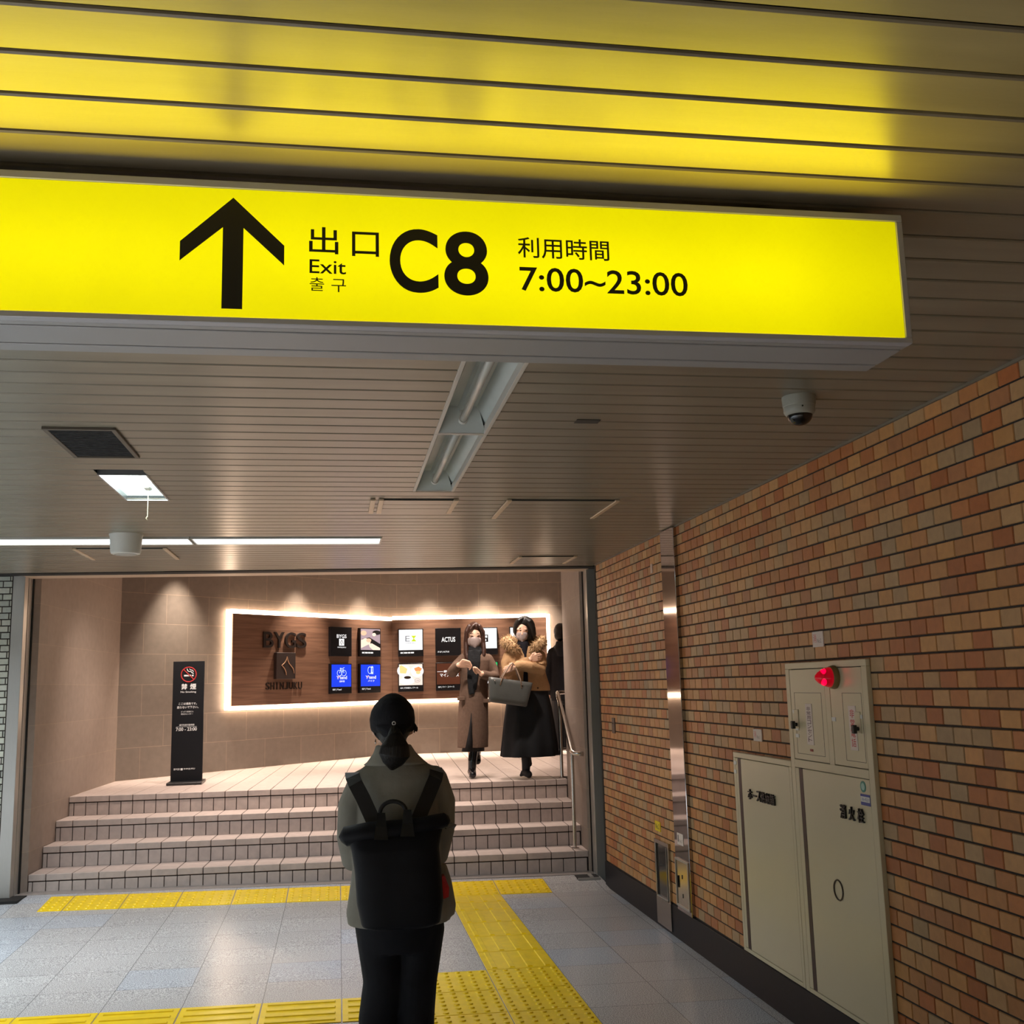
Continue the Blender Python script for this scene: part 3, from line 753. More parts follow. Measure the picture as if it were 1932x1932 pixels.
f = MB(); f.box(-0.172, -0.145, DY - 0.0012, DY + 0.001, 1.050, 1.060); part('stamp', f, mat('red_stamp', srgb(140, 50, 40), 0.5), d1)
for par, x, z in ((d1, -0.290, 1.175), (d2, 0.292, 1.176)):
    f = MB(); f.box(x - .025, x + .02, DY - 0.003, DY + 0.001, z - .03, z + .055, 0.001); part('handle_plate', f, M_CREAM, par)
    f = MB(); f.lathe([(0, -0.046), (0.012, -0.046), (0.015, -0.040), (0.015, -0.034), (0.008, -0.030), (0.008, -0.018), (0, -0.018)], c=(x, 0, z - .012), axis='Y', seg=18); f.box(x - .004, x + .016, -0.05, -0.034, z - .03, z + .004, 0.002); part('knob', f, M_BLACK, par, True, angle=40)
for par, x, z in ((d1, -0.330, 1.212), (d1, -0.312, 1.137), (d1, -0.314, 1.105), (d2, 0.060, 1.188), (d2, 0.292, 1.204)):
    f = MB(); f.box(x, x + .034, DY - 0.0012, DY + 0.001, z, z + .016); part('sticker', f, mat('sticker_white', srgb(222, 224, 222), 0.4), par)
d3 = door(-W2 + .112, W2 - .042, 0.018, 0.971)
f = MB(); f.box(-W2 + .04, -W2 + .076, DY + 0.001, -0.004, 0.02, 0.968, 0.001); part('door_edge', f, M_CREAM, t)
f = MB(); f.box(-W2 + .077, -W2 + .112, DY + 0.0015, -0.004, 0.02, 0.968); part('grip_channel', f, mat('grip_maroon', (0.030, 0.006, 0.006, 1), 0.4), t)
def raised(par, txt, x0, x1, z0, z1, dep=0.009, bold=0.008):
    f = MB(); f.text(txt, x0, x1, z0, z1, DY + 0.0005, dep, bold); part('lettering', f, M_BLACK, par)
raised(d3, '消', 0.085, 0.131, 0.795, 0.850); raised(d3, '火', 0.159, 0.206, 0.795, 0.850); raised(d3, '栓', 0.236, 0.284, 0.795, 0.850)
f = MB(); f.tube([(0.006 + 0.040 * math.cos(a), DY - 0.001, 0.494 + 0.040 * math.sin(a)) for a in [i * 2 * PI / 28 for i in range(29)]], 0.0035, 6, False); part('finger_ring', f, mat('ring_dark', srgb(70, 56, 44), 0.4), d3)
f = MB(); f.lathe([(0, DY - 0.0008), (0.022, DY - 0.0008), (0.022, DY + 0.001), (0, DY + 0.001)], c=(0.288, 0, 0.938), axis='Y', seg=26); part('sticker', f, mat('green_sticker', srgb(60, 140, 130), 0.4), d3)
f = MB(); f.lathe([(0, DY - 0.0012), (0.014, DY - 0.0012), (0.014, DY - 0.0006), (0, DY - 0.0006)], c=(0.288, 0, 0.938), axis='Y', seg=20); part('sticker', f, mat('sticker_mint', srgb(170, 205, 196), 0.4), d3)
f = MB(); f.box(0.262, 0.338, DY - 0.0008, DY + 0.001, 0.866, 0.909); s_ = part('sticker', f, mat('blue_sticker', srgb(40, 60, 150), 0.4), d3)
f = MB(); f.box(0.2635, 0.3365, DY - 0.0012, DY - 0.0006, 0.879, 0.900); part('sticker', f, mat('sticker_white', srgb(222, 224, 222), 0.4), d3)
f = MB(); f.text('30-4221', 0.272, 0.328, 0.884, 0.895, DY - 0.0013, 0.0003); part('lettering', f, mat('blue_ink', srgb(40, 60, 150), 0.4), d3)

t2 = t
t = thing('alarm_lamp', 'glowing red alarm lamp on a round tan base on the cabinet top', 'alarm lamp', wpt(4.205, 1.570, 0.018), RW)
f = MB(); f.lathe([(0, 0.0), (0.049, 0.0), (0.050, -0.006), (0.047, -0.019), (0.043, -0.024), (0, -0.024)], axis='Y', seg=36); part('base', f, mat('lamp_base_tan', srgb(132, 108, 62), 0.4), t, True, angle=40)
f = MB(); f.lathe([(0.042, -0.022), (0.041, -0.034), (0.034, -0.055), (0.022, -0.074), (0.010, -0.086), (0.0, -0.089)], axis='Y', seg=32)
part('lens', f, mat('red_lens', (0.55, 0.0, 0.02, 1), 0.10, 0, 0.6, emit=(1.0, 0.005, 0.04, 1), estr=0.09), t, True)
for z_ in (0.020, -0.014):
    f = MB(); f.ball((-0.004, -0.045, z_), (0.0095, 0.0095, 0.011), 12); part('bulb', f, mat('red_bulb', (1, 0.2, 0.3, 1), 0.4, emit=(1.0, 0.06, 0.14, 1), estr=5), t)
MATS['red_lens'].node_tree.nodes['Principled BSDF'].inputs['Transmission Weight'].default_value = 0.75

t = thing('hose_cabinet', 'lower cream hose cabinet standing left of the hydrant cabinet', 'cabinet', wpt(5.076, 0.200), RW)
H = 0.994; W2 = 0.367
f = MB()
f.box(-W2, W2, DY, 0.002, H - 0.027, H, 0.002); f.box(-W2, -W2 + 0.03, DY, 0.002, 0, H - 0.027, 0.0015); f.box(W2 - 0.026, W2, DY, 0.002, 0, H - 0.027, 0.0015); f.box(-W2 + .03, W2 - .026, DY, 0.002, 0, 0.018, 0.001)
part('frame', f, M_CREAM, t)
f = MB(); f.box(-W2 + .01, W2 - .01, -0.004, 0.002, 0.01, H - 0.01); part('door_gap', f, M_DARK, t)
d4 = door(-W2 + .098, W2 - .026, 0.018, H - .027)
f = MB(); f.box(-W2 + .03, -W2 + .060, DY + 0.001, -0.004, 0.02, H - .03, 0.001); part('door_edge', f, M_CREAM, t)
f = MB(); f.box(-W2 + .061, -W2 + .098, DY + 0.0015, -0.004, 0.02, H - .03); part('grip_channel', f, mat('grip_maroon', (0.03, 0.006, 0.006, 1), 0.4), t)
for i, ch in enumerate('ホース格納箱'): raised(d4, ch, -0.172 + i * 0.057, -0.122 + i * 0.057, (0.771 if ch != 'ー' else 0.790), (0.821 if ch != 'ー' else 0.797))
for x, z in ((-W2 + .004, 0.885), (-W2 + .008, 0.93)):
    f = MB(); f.box(x, x + .036, DY - 0.0012, DY + 0.001, z, z + .018); part('sticker', f, mat('sticker_white', srgb(222, 224, 222), 0.4), t)

# ------------------------------------------------------------------ tactile paving
def paver(name, label, x0, x1, q0, q1, kind, group):
    t = MB(); e = 0.003
    def P(x, q, h): 
        y = q - 0.0523 * x
        return (x, y, zf(x, y) + h)
    def slab(xa, xb, qa, qb, h0, h1, ch):
        lo = [t.bm.verts.new(P(x, q, h0)) for x, q in ((xa, qa), (xb, qa), (xb, qb), (xa, qb))]
        hi = [t.bm.verts.new(P(x, q, h1)) for x, q in ((xa + ch, qa + ch), (xb - ch, qa + ch), (xb - ch, qb - ch), (xa + ch, qb - ch))]
        t.bm.faces.new(hi)
        for i in range(4): t.bm.faces.new((lo[i], lo[(i + 1) % 4], hi[(i + 1) % 4], hi[i]))
    slab(x0 + e, x1 - e, q0 + e, q1 - e, -0.002, 0.004, 0.001)
    W_, D_ = x1 - x0, q1 - q0
    if kind == 'dots':
        nx, ny = max(1, round(W_ / 0.0667)), max(1, round(D_ / 0.0655)); sx, sy = W_ / nx, D_ / ny
        for i in range(nx):
            for j in range(ny):
                cx_, cq = x0 + (i + .5) * sx, q0 + (j + .5) * sy
                r1, r2 = 0.0165, 0.0115
                a_ = [t.bm.verts.new(P(cx_ + r1 * math.cos(k * PI / 5), cq + r1 * math.sin(k * PI / 5), 0.0039)) for k in range(10)]
                b_ = [t.bm.verts.new(P(cx_ + r2 * math.cos(k * PI / 5), cq + r2 * math.sin(k * PI / 5), 0.0098)) for k in range(10)]
                t.bm.faces.new(b_)
                for k in range(10): t.bm.faces.new((a_[k], a_[(k + 1) % 10], b_[(k + 1) % 10], b_[k]))
    elif kind == 'along':
        n = 4; s_ = W_ / n
        for i in range(n): slab(x0 + (i + .5) * s_ - .016, x0 + (i + .5) * s_ + .016, q0 + .02, q1 - .02, 0.0039, 0.0092, 0.004)
    else:
        n = 4; s_ = D_ / n
        for i in range(n): slab(x0 + .03, x1 - .03, q0 + (i + .5) * s_ - .016, q0 + (i + .5) * s_ + .016, 0.0039, 0.0092, 0.004)
    o = part(name, t, M_YEL)
    return tag(o, label, 'tactile tile', group)
ORD = ['first', 'second', 'third', 'fourth', 'fifth', 'sixth', 'seventh', 'eighth', 'ninth', 'tenth']
bl = MB()
GX = [0.0185 + 0.4 * k for k in range(-6, 5)]
row = [(-2.158, GX[1])] + [(GX[i], GX[i + 1]) for i in range(1, 10)]
for i, (a, b_) in enumerate(row):
    paver('dotted_tactile_tile', f'yellow dotted paving tile at the foot of the stairs, {ORD[i]} from the left' if i else 'narrow yellow dotted paving tile at the left end below the stairs', a, b_, 8.335, 8.728, 'dots', 'dotted tiles along the foot of the stairs')
qv = [6.211, 6.604, 6.997, 7.390, 7.783, 8.060, 8.333]
for i, (a, b_) in enumerate(zip(qv, qv[1:])):
    paver('ribbed_tactile_tile', f'yellow ribbed paving tile in the strip leading to the stairs, {ORD[5 - i]} from the stairs', GX[8], GX[9], a, b_, 'along', 'ribbed tiles leading to the stairs')
for j, (a, b_) in enumerate(((5.818, 6.210), (5.425, 5.817), (5.032, 5.424))):
    for c, (x0, x1) in enumerate(((GX[7], GX[8]), (GX[8], GX[9]))):
        paver('dotted_tactile_tile', 'yellow dotted paving tile at the turn of the strip, %s of the %s row' % (('left', 'right')[c], ('far', 'middle', 'near')[j]), x0, x1, a, b_, 'dots', 'dotted tiles at the turn of the strip')
for i in range(1, 7):
    paver('ribbed_tactile_tile', f'yellow cross-ribbed paving tile left of the backpack woman, {ORD[6 - i]} from the dotted tiles', GX[i], GX[i + 1], 5.425, 5.817, 'across', 'ribbed tiles running left across the floor')
# ------------------------------------------------------------------ lobby: wood board with light border, letters and tenant signs
SEG = math.atan2(5.5 - 2.5, -1.654 + 4.45)
SEGO = lob(-4.45, 2.5)
SEGR = LA + SEG
cs, sn = math.cos(SEG), math.sin(SEG)
def segl(mb, s0, s1, y0, y1, z0, z1, bev=0.0):
    """box along the slanting wall, in the lobby's own axes"""
    t = MB(); t.box(s0, s1, y0, y1, z0, z1, bev); me = t.mesh('t')
    me.transform(Matrix.Translation((-4.45, 2.5, 0)) @ Matrix.Rotation(SEG, 4, 'Z')); mb.bm.from_mesh(me); bpy.data.meshes.remove(me)
def wood():
    m = mat('walnut_board', srgb(112, 74, 52), 0.42, 0.0, 0.45)
    nt = m.node_tree; b = nt.nodes['Principled BSDF']
    tc = nt.nodes.new('ShaderNodeTexCoord'); mp = nt.nodes.new('ShaderNodeMapping'); mp.inputs['Scale'].default_value = (0.8, 0.8, 16)
    nt.links.new(tc.outputs['Object'], mp.inputs['Vector'])
    n = nt.nodes.new('ShaderNodeTexNoise'); n.inputs['Scale'].default_value = 2.4; n.inputs['Detail'].default_value = 8; n.inputs['Distortion'].default_value = 0.6
    nt.links.new(mp.outputs[0], n.inputs['Vector'])
    r = nt.nodes.new('ShaderNodeValToRGB'); e = r.color_ramp.elements
    e[0].position = 0.3; e[0].color = srgb(94, 68, 54); e[1].position = 0.7; e[1].color = srgb(126, 94, 76)
    nt.links.new(n.outputs['Fac'], r.inputs[0]); nt.links.new(r.outputs[0], b.inputs['Base Color'])
    return m
M_WOOD = wood()
bd = thing('wood_sign_board', 'long folded walnut board with glowing border on the lobby wall', 'sign board', LO, LA)
BY, BZ0, BZ1 = -0.085, 1.385, 2.437
# where the two faces meet
fy = 5.5 + BY; fs = (fy - 2.5 - BY * cs) / sn
fu = -4.45 + fs * cs - BY * sn
f = MB(); segl(f, 1.392, fs + 0.0, BY, BY + 0.03, BZ0, BZ1, 0.001); part('board_wing', f, M_WOOD, bd)
f = MB(); f.box(fu, 0.490, 5.5 + BY, 5.5 + BY + 0.03, BZ0 + 0.004, BZ1 + 0.012, 0.001); part('board_wing', f, M_WOOD, bd)
E_LED = mat('led_border', (0.9, 0.8, 0.7, 1), 0.5, emit=(1.0, 0.72, 0.50, 1), estr=13)
f = MB()
g_ = 0.006; wd = 0.046
segl(f, 1.392 - wd - g_, 1.392 - g_, BY + 0.012, -0.025, BZ0 - wd, BZ1 + wd)
segl(f, 1.392, fs, BY + 0.012, -0.025, BZ1 + g_, BZ1 + g_ + wd); segl(f, 1.392, fs, BY + 0.012, -0.025, BZ0 - g_ - wd, BZ0 - g_)
f.box(fu, 0.49, 5.5 + BY + 0.012, 5.475, BZ1 + 0.012 + g_, BZ1 + g_ + wd + 0.012); f.box(fu, 0.49, 5.5 + BY + 0.012, 5.475, BZ0 - g_ - wd, BZ0 - g_)
f.box(0.49 + g_, 0.49 + g_ + wd, 5.5 + BY + 0.012, 5.475, BZ0 - wd, BZ1 + wd + 0.012)
part('light_border', f, E_LED, bd)

M_LET = mat('bronze_letter', srgb(30, 20, 17), 0.45, 0.1)
t = thing('wall_lettering', 'big dark raised capitals at the upper left of the walnut board', 'lettering', SEGO, SEGR)
for i, (ch, a, b_) in enumerate((('B', 1.831, 1.985), ('Y', 1.995, 2.155), ('G', 2.165, 2.335), ('S', 2.350, 2.505))):
    f = MB(); f.text(ch, a, b_, 2.050, 2.238, BY - 0.0005, 0.020, 0.012); part('letter', f, M_LET, t)
t = thing('emblem_plaque', 'dark square plaque with a pale curved mark between the raised letters', 'plaque', SEGO, SEGR)
f = MB(); f.box(2.004, 2.304, BY - 0.05, BY - 0.0005, 1.680, 1.992, 0.003); part('plate', f, mat('plaque_dark', srgb(56, 46, 44), 0.4, 0.2), t)
f = MB()
yy = BY - 0.051
f.tube([(2.168, yy, 1.945), (2.160, yy, 1.915), (2.143, yy, 1.885), (2.115, yy, 1.860), (2.085, yy, 1.842), (2.118, yy, 1.815), (2.142, yy, 1.785), (2.153, yy, 1.755), (2.155, yy, 1.725)], 0.0055, 6)
f.tube([(2.168, yy, 1.945), (2.180, yy, 1.900), (2.200, yy, 1.865), (2.232, yy, 1.835), (2.262, yy, 1.805), (2.274, yy, 1.775), (2.277, yy, 1.745)], 0.0055, 6)
part('mark', f, mat('mark_bronze', srgb(190, 150, 120), 0.3, 0.4), t)
t = thing('wall_lettering', 'smaller dark raised capitals below the square plaque on the board', 'lettering', SEGO, SEGR)
wds = 'SHINJUKU'; xw = (2.450 - 1.873) / 8
for i, ch in enumerate(wds):
    f = MB(); a = 1.873 + i * xw
    f.text(ch, a + .010 + (0.02 if ch == 'I' else 0), a + xw - .006 - (0.024 if ch == 'I' else 0), 1.558, 1.642, BY - 0.0005, 0.012, 0.0); part('letter', f, M_LET, t)

def em(name, r, g, b, s=1.0):
    c = srgb(r, g, b); return mat(name, (c[0] * .2, c[1] * .2, c[2] * .2, 1), 0.3, emit=c, estr=s)
E_WHITE = em('lit_white', 245, 248, 250, 1.0); E_BLUE = em('lit_blue', 24, 64, 236, 1.0); E_TXT = em('lit_text', 240, 240, 240, 1.05)
M_BOX = mat('sign_box_black', (0.006, 0.006, 0.008, 1), 0.25)
def tenant(label, seg, x0, x1, z0, z1, face, art, cap):
    """small lit sign box; art draws into (x0..x1, z..) of its face"""
    org, rot, by = (SEGO, SEGR, BY) if seg else (LO, LA, 5.5 + BY)
    t = thing('tenant_sign', label, 'lit sign', org, rot, 'small lit tenant signs on the walnut board')
    yb = by - 0.045
    f = MB(); f.box(x0, x1, yb, by - 0.0006, z0, z1, 0.0015); part('case', f, M_BOX, t)
    W_ = x1 - x0; fz0 = z0 + 0.085; e = 0.012
    X = lambda k: x0 + e + (W_ - 2 * e) * k
    Z = lambda k: fz0 + (z1 - e - fz0) * k
    if face is not None:
        f = MB(); f.box(X(0), X(1), yb - 0.0012, yb + 0.001, Z(0), Z(1)); part('lit_face', f, face, t)
    dep = [0.0016]
    for a in art:
        m_, kind, arg = a
        f = MB(); y_ = yb - dep[0]; dep[0] += 0.0003
        if kind == 'text': txt, k0, k1, j0, j1 = arg[:5]; f.text(txt, X(k0), X(k1), Z(j0), Z(j1), y_, 0.0002, arg[5] if len(arg) > 5 else 0.01); nm = 'lettering'
        elif kind == 'poly': f.prism([(X(a_), Z(b_)) for a_, b_ in arg], y_, y_ + 0.0003); nm = 'picture_shape'
        elif kind == 'disc':
            cx_, cz, rx, rz = arg; f.prism([(X(cx_ + rx * math.cos(q * PI / 12)), Z(cz + rz * math.sin(q * PI / 12))) for q in range(24)], y_, y_ + 0.0003); nm = 'picture_shape'
        elif kind == 'ring':
            cx_, cz, rx, rz, th = arg; f.tube([(X(cx_ + rx * math.cos(q * PI / 12)), y_ - 0.001, Z(cz + rz * math.sin(q * PI / 12))) for q in range(25)], th, 5, False); nm = 'picture_shape'
        elif kind == 'line': f.tube([(X(a_), y_ - 0.001, Z(b_)) for a_, b_ in arg[0]], arg[1], 5); nm = 'picture_shape'
        part(nm, f, m_, t)
    if cap.startswith('#'):
        f = MB(); xa = x0 + W_ * .09
        for k, wd_ in enumerate((0.09, 0.012, 0.13, 0.10, 0.12)[:int(cap[1:])]): f.box(xa, xa + W_ * wd_, yb - 0.0014, yb + 0.001, z0 + (0.040 if k != 1 else 0.036), z0 + (0.058 if k != 1 else 0.062)); xa += W_ * (wd_ + 0.02)
        part('caption', f, E_TXT, t)
    elif cap:
        wd_ = sum(1.0 if ord(c) > 255 else 0.55 for c in cap) * 0.062
        f = MB(); f.text(cap, x0 + W_ * .09, x0 + W_ * min(.93, .09 + wd_), z0 + 0.036, z0 + 0.062, yb - 0.0012, 0.0002, 0.02); part('caption', f, E_TXT, t)
    return t
R1, R2 = (1.955, 2.325), (1.487, 1.862)
tenant('black lit sign with white letters, upper left of the small signs', True, 2.887, 3.253, *R1, None,
       [(E_TXT, 'text', ('BYGS', .26, .76, .53, .70, .03)), (E_TXT, 'poly', [(.38, .18), (.64, .18), (.64, .50), (.38, .50)]), (M_BOX, 'line', ([(.51, .44), (.45, .33), (.51, .22)], 0.003)), (M_BOX, 'line', ([(.51, .44), (.57, .33), (.58, .26)], 0.003)), (E_TXT, 'text', ('SHINJUKU', .30, .73, .06, .13, .03))], '')
E_SK = em('pic_skin', 236, 190, 160); E_MV = em('pic_mauve', 170, 150, 160); E_DK = em('pic_dark', 20, 16, 18); E_PL = em('pic_pale', 250, 226, 206); E_OR = em('pic_orange', 238, 150, 90); E_YL = em('pic_butter', 240, 212, 140); E_COF = em('pic_coffee', 40, 26, 12); E_BR = em('pic_brown', 84, 44, 28); E_GR = em('pic_green', 40, 200, 110); E_LG = em('pic_grey', 120, 122, 130); E_LIME = em('pic_lime', 190, 214, 40); E_LB = em('pic_paleblue', 205, 225, 250)
tenant('lit picture sign showing pale dishes on dark, right of the black sign', True, 3.406, 3.788, *R1, E_MV,
       [(E_DK, 'poly', [(.05, .52), (.45, .60), (1, .30), (1, .0), (.75, .18), (.4, .30)]), (E_PL, 'poly', [(.0, .08), (0, .46), (.22, .56), (.42, .52), (.5, .40), (.48, .30)]), (E_PL, 'poly', [(.40, .28), (.56, .32), (1, .10), (1, 0), (.62, 0), (.45, .14)]), (E_SK, 'disc', (.14, .80, .15, .12)), (E_DK, 'disc', (.82, .84, .22, .11)), (E_PL, 'disc', (.68, .74, .10, .08)), (E_SK, 'disc', (.4, .46, .13, .09))], '#5')
tenant('white lit sign with grey and green letters, first right of the fold', False, -1.541, -1.202, *R1, E_WHITE,
       [(E_LG, 'text', ('E', .27, .46, .42, .70, -.01)), (E_LIME, 'poly', [(.52, .70), (.74, .70), (.64, .56), (.74, .42), (.52, .42), (.62, .56)]), (E_LG, 'text', ('TRAVEL', .27, .72, .32, .37, 0))], '#5')
tenant('black lit sign with one word in white capitals on the upper row', False, -1.040, -0.694, *R1, None, [(E_TXT, 'text', ('ACTUS', .22, .80, .36, .60, .03))], '1F-2F | ACTUS')
tenant('white lit sign with a black framed mark behind the long-haired woman', False, -0.543, -0.193, *R1, E_WHITE,
       [(E_DK, 'poly', [(.28, .68), (.64, .68), (.64, .32), (.28, .32)]), (E_WHITE, 'poly', [(.30, .64), (.60, .64), (.60, .53), (.30, .53)]), (E_WHITE, 'poly', [(.40, .47), (.56, .47), (.56, .36), (.40, .36)])], '#4')
tenant('white lit sign half hidden by the fur collared woman', False, -0.028, 0.320, *R1, E_WHITE, [], '#4')
BIKE = [(E_LB, 'ring', (.40, .62, .12, .13, .003)), (E_LB, 'ring', (.62, .62, .12, .13, .003)), (E_LB, 'line', ([(.40, .62), (.46, .80), (.58, .80), (.52, .62), (.46, .80)], .004)), (E_LB, 'line', ([(.62, .62), (.56, .84), (.64, .86)], .004)), (E_LB, 'line', ([(.42, .83), (.49, .83)], .005))]
YT = [(E_TXT, 'text', ("Y'tend", .24, .78, .34, .50, .035)), (em('pic_pink', 240, 120, 150), 'poly', [(.335, .48), (.375, .48), (.36, .38), (.345, .38)]), (E_TXT, 'text', ('自転車', .40, .66, .20, .29, .03))]
tenant('blue lit sign with a white bicycle, lower left of the small signs', True, 2.889, 3.253, *R2, E_BLUE, BIKE + YT, "B2F | Y'tend")
PH = [(E_LB, 'ring', (.46, .74, .10, .16, .004)), (E_LB, 'poly', [(.52, .56), (.64, .56), (.64, .90), (.58, .94), (.52, .90)]), (E_BLUE, 'poly', [(.55, .66), (.61, .66), (.61, .84), (.55, .84)])]
tenant('blue lit sign with a white upright device, right of the bicycle sign', True, 3.405, 3.785, *R2, E_BLUE, PH + YT[:2] + [(E_TXT, 'text', ('バイク', .36, .70, .20, .29, .03))], "B2F | Y'tend")
tenant('lit picture sign of coffee and cakes on white plates', False, -1.544, -1.207, *R2, em('pic_cream', 244, 226, 214),
       [(E_WHITE, 'disc', (.20, .70, .28, .28)), (E_YL, 'poly', [(.02, .92), (.12, .96), (.36, .78), (.30, .56), (.04, .58)]), (E_WHITE, 'disc', (.78, .66, .27, .28)), (E_OR, 'poly', [(.64, .80), (.84, .88), (.98, .78), (.92, .66), (.70, .66)]), (E_YL, 'disc', (.82, .60, .10, .08)), (E_WHITE, 'disc', (.34, .20, .32, .17)), (E_WHITE, 'disc', (.36, .34, .22, .13)), (E_COF, 'disc', (.36, .37, .15, .07)), (E_LG, 'ring', (.78, .22, .12, .09, .002)), (E_LG, 'text', ('cafe', .70, .86, .19, .24, 0))], 'B2F | 喫茶室ルノアール')
tenant('brown lit sign with white writing, partly hidden by the long-haired woman', False, -1.039, -0.702, *R2, E_BR,
       [(E_TXT, 'poly', [(.02, .62), (.28, .62), (.28, .60), (.02, .60)]), (E_TXT, 'text', ('銀座', .30, .58, .56, .68, .03)), (E_TXT, 'text', ('マイス', .14, .56, .36, .52, .04)), (E_TXT, 'text', ('ペース', .58, .95, .36, .52, .04))], 'B2F | マイ・スペース')
tenant('green and white lit sign beside the long-haired woman, lower row', False, -0.537, -0.193, *R2, E_WHITE, [(E_GR, 'poly', [(.45, 1.0), (1.0, 1.0), (1.0, .40), (.86, .40)]), (E_GR, 'poly', [(0, 1), (.45, 1), (.6, .5), (0, .2)])], '#4')

# ------------------------------------------------------------------ no smoking stand
t = thing('floor_sign_stand', 'slim black no smoking stand on the landing by the left wall', 'sign stand', lob(-3.63, 1.93, 4 * RZ), LA + math.radians(4))
f = MB(); f.box(-0.165, 0.165, -0.20, 0.20, 0.001, 0.026, 0.004); part('base', f, mat('stand_base', (0.02, 0.018, 0.018, 1), 0.35), t)
f = MB(); f.box(-0.150, 0.150, -0.02, 0.02, 0.025, 1.190, 0.002); pn = part('sign_panel', f, mat('stand_black', (0.005, 0.005, 0.007, 1), 0.5, 0, 0.25), t)
WI = mat('white_print', srgb(222, 222, 222), 0.5)
zz = lambda py: 1.190 - (py - 1248) * 0.00512
xx = lambda px: (px - 355.5) * 0.0051
f = MB(); f.tube([(0.072 * math.cos(a), -0.0215, zz(1273.5) + 0.072 * math.sin(a)) for a in [i * 2 * PI / 36 for i in range(37)]], 0.0055, 6, False); f.tube([(-.05, -0.0225, zz(1273.5) + .05), (.05, -0.0225, zz(1273.5) - .05)], 0.005, 6); part('no_smoking_ring', f, mat('print_red', srgb(176, 44, 44), 0.5), pn)
f = MB(); f.box(-.045, .022, -0.0215, -0.02, zz(1277), zz(1274)); f.box(.030, .046, -0.0215, -0.02, zz(1277), zz(1274))
f.tube([(-.018, -0.021, zz(1262)), (-.012, -0.021, zz(1266)), (.002, -0.021, zz(1268)), (.020, -0.021, zz(1267.5)), (.028, -0.021, zz(1270)), (.046, -0.021, zz(1272))], 0.004, 6)
f.tube([(.004, -0.021, zz(1262.5)), (.016, -0.021, zz(1264.5)), (.036, -0.021, zz(1265.5)), (.044, -0.021, zz(1268.5))], 0.0035, 6); part('cigarette_icon', f, WI, pn)
f = MB()
def ln(txt, x0, x1, y1, y0, b_=0.01): f.text(txt, xx(x0), xx(x1), zz(y0), zz(y1), -0.0206, 0.0004, b_)
ln('禁', 342, 353.5, 1291, 1302.5, .03); ln('煙', 358.5, 370, 1291, 1302.5, .03); ln('No Smoking', 341, 370, 1305, 1309.5, .01)
ln('ここは通路です。', 338, 372, 1327, 1331.5, .02); ln('座らないで下さい。', 335, 375, 1333.5, 1338.5, .02)
ln('ビッグス新宿ビル', 343, 366, 1343, 1346, .01); ln('防災センター', 343, 365, 1347.5, 1350.5, .01)
ln('通行利用可能時間', 340, 368, 1368, 1371.5, .01); ln('7:00 - 23:00', 334, 373, 1374.5, 1381, .02)
ln('BYGS', 332, 343, 1451, 1454.5, .02); ln('SHINJUKU', 350, 371, 1451, 1454.5, .02)
f.box(xx(334), xx(373), -0.0209, -0.02, zz(1373.2), zz(1372.8)); f.box(xx(344.5), xx(348.5), -0.0209, -0.02, zz(1455), zz(1451))
part('lettering', f, WI, pn)

# ------------------------------------------------------------------ handrail at the right of the stairs
t = thing('handrail', 'polished steel handrail on two posts down the right side of the stairs', 'handrail', LO, LA)
LZ_ = 4 * RZ
f = MB(); f.tube([(-0.03, 1.08, LZ_), (-0.03, 1.08, 1.435)], 0.017, 16); f.lathe([(0, LZ_), (0.034, LZ_), (0.034, LZ_ + 0.006), (0, LZ_ + 0.006)], c=(-0.03, 1.08, 0), seg=20); part('post', f, M_CHROME, t, True, angle=40)
f = MB(); f.tube([(-0.085, 0.125, RZ), (-0.085, 0.125, 0.955)], 0.017, 16); f.lathe([(0, RZ), (0.036, RZ), (0.036, RZ + 0.006), (0, RZ + 0.006)], c=(-0.085, 0.125, 0), seg=20); part('post', f, M_CHROME, t, True, angle=40)
f = MB(); f.tube([(0.10, 1.36, 1.455), (0.03, 1.25, 1.455), (-0.035, 1.16, 1.455), (-0.045, 1.08, 1.447), (-0.05, 1.02, 1.425), (-0.085, 0.15, 0.985), (-0.086, 0.10, 0.962), (-0.07, 0.065, 0.950), (-0.03, 0.05, 0.946), (0.012, 0.05, 0.946)], 0.0195, 16); part('rail', f, M_CHROME, t, True)
f = MB(); f.tube([(0.09, 1.34, 0.92), (-0.02, 1.16, 0.92), (-0.03, 1.08, 0.92)], 0.014, 12); part('cross_bar', f, M_CHROME, t, True)
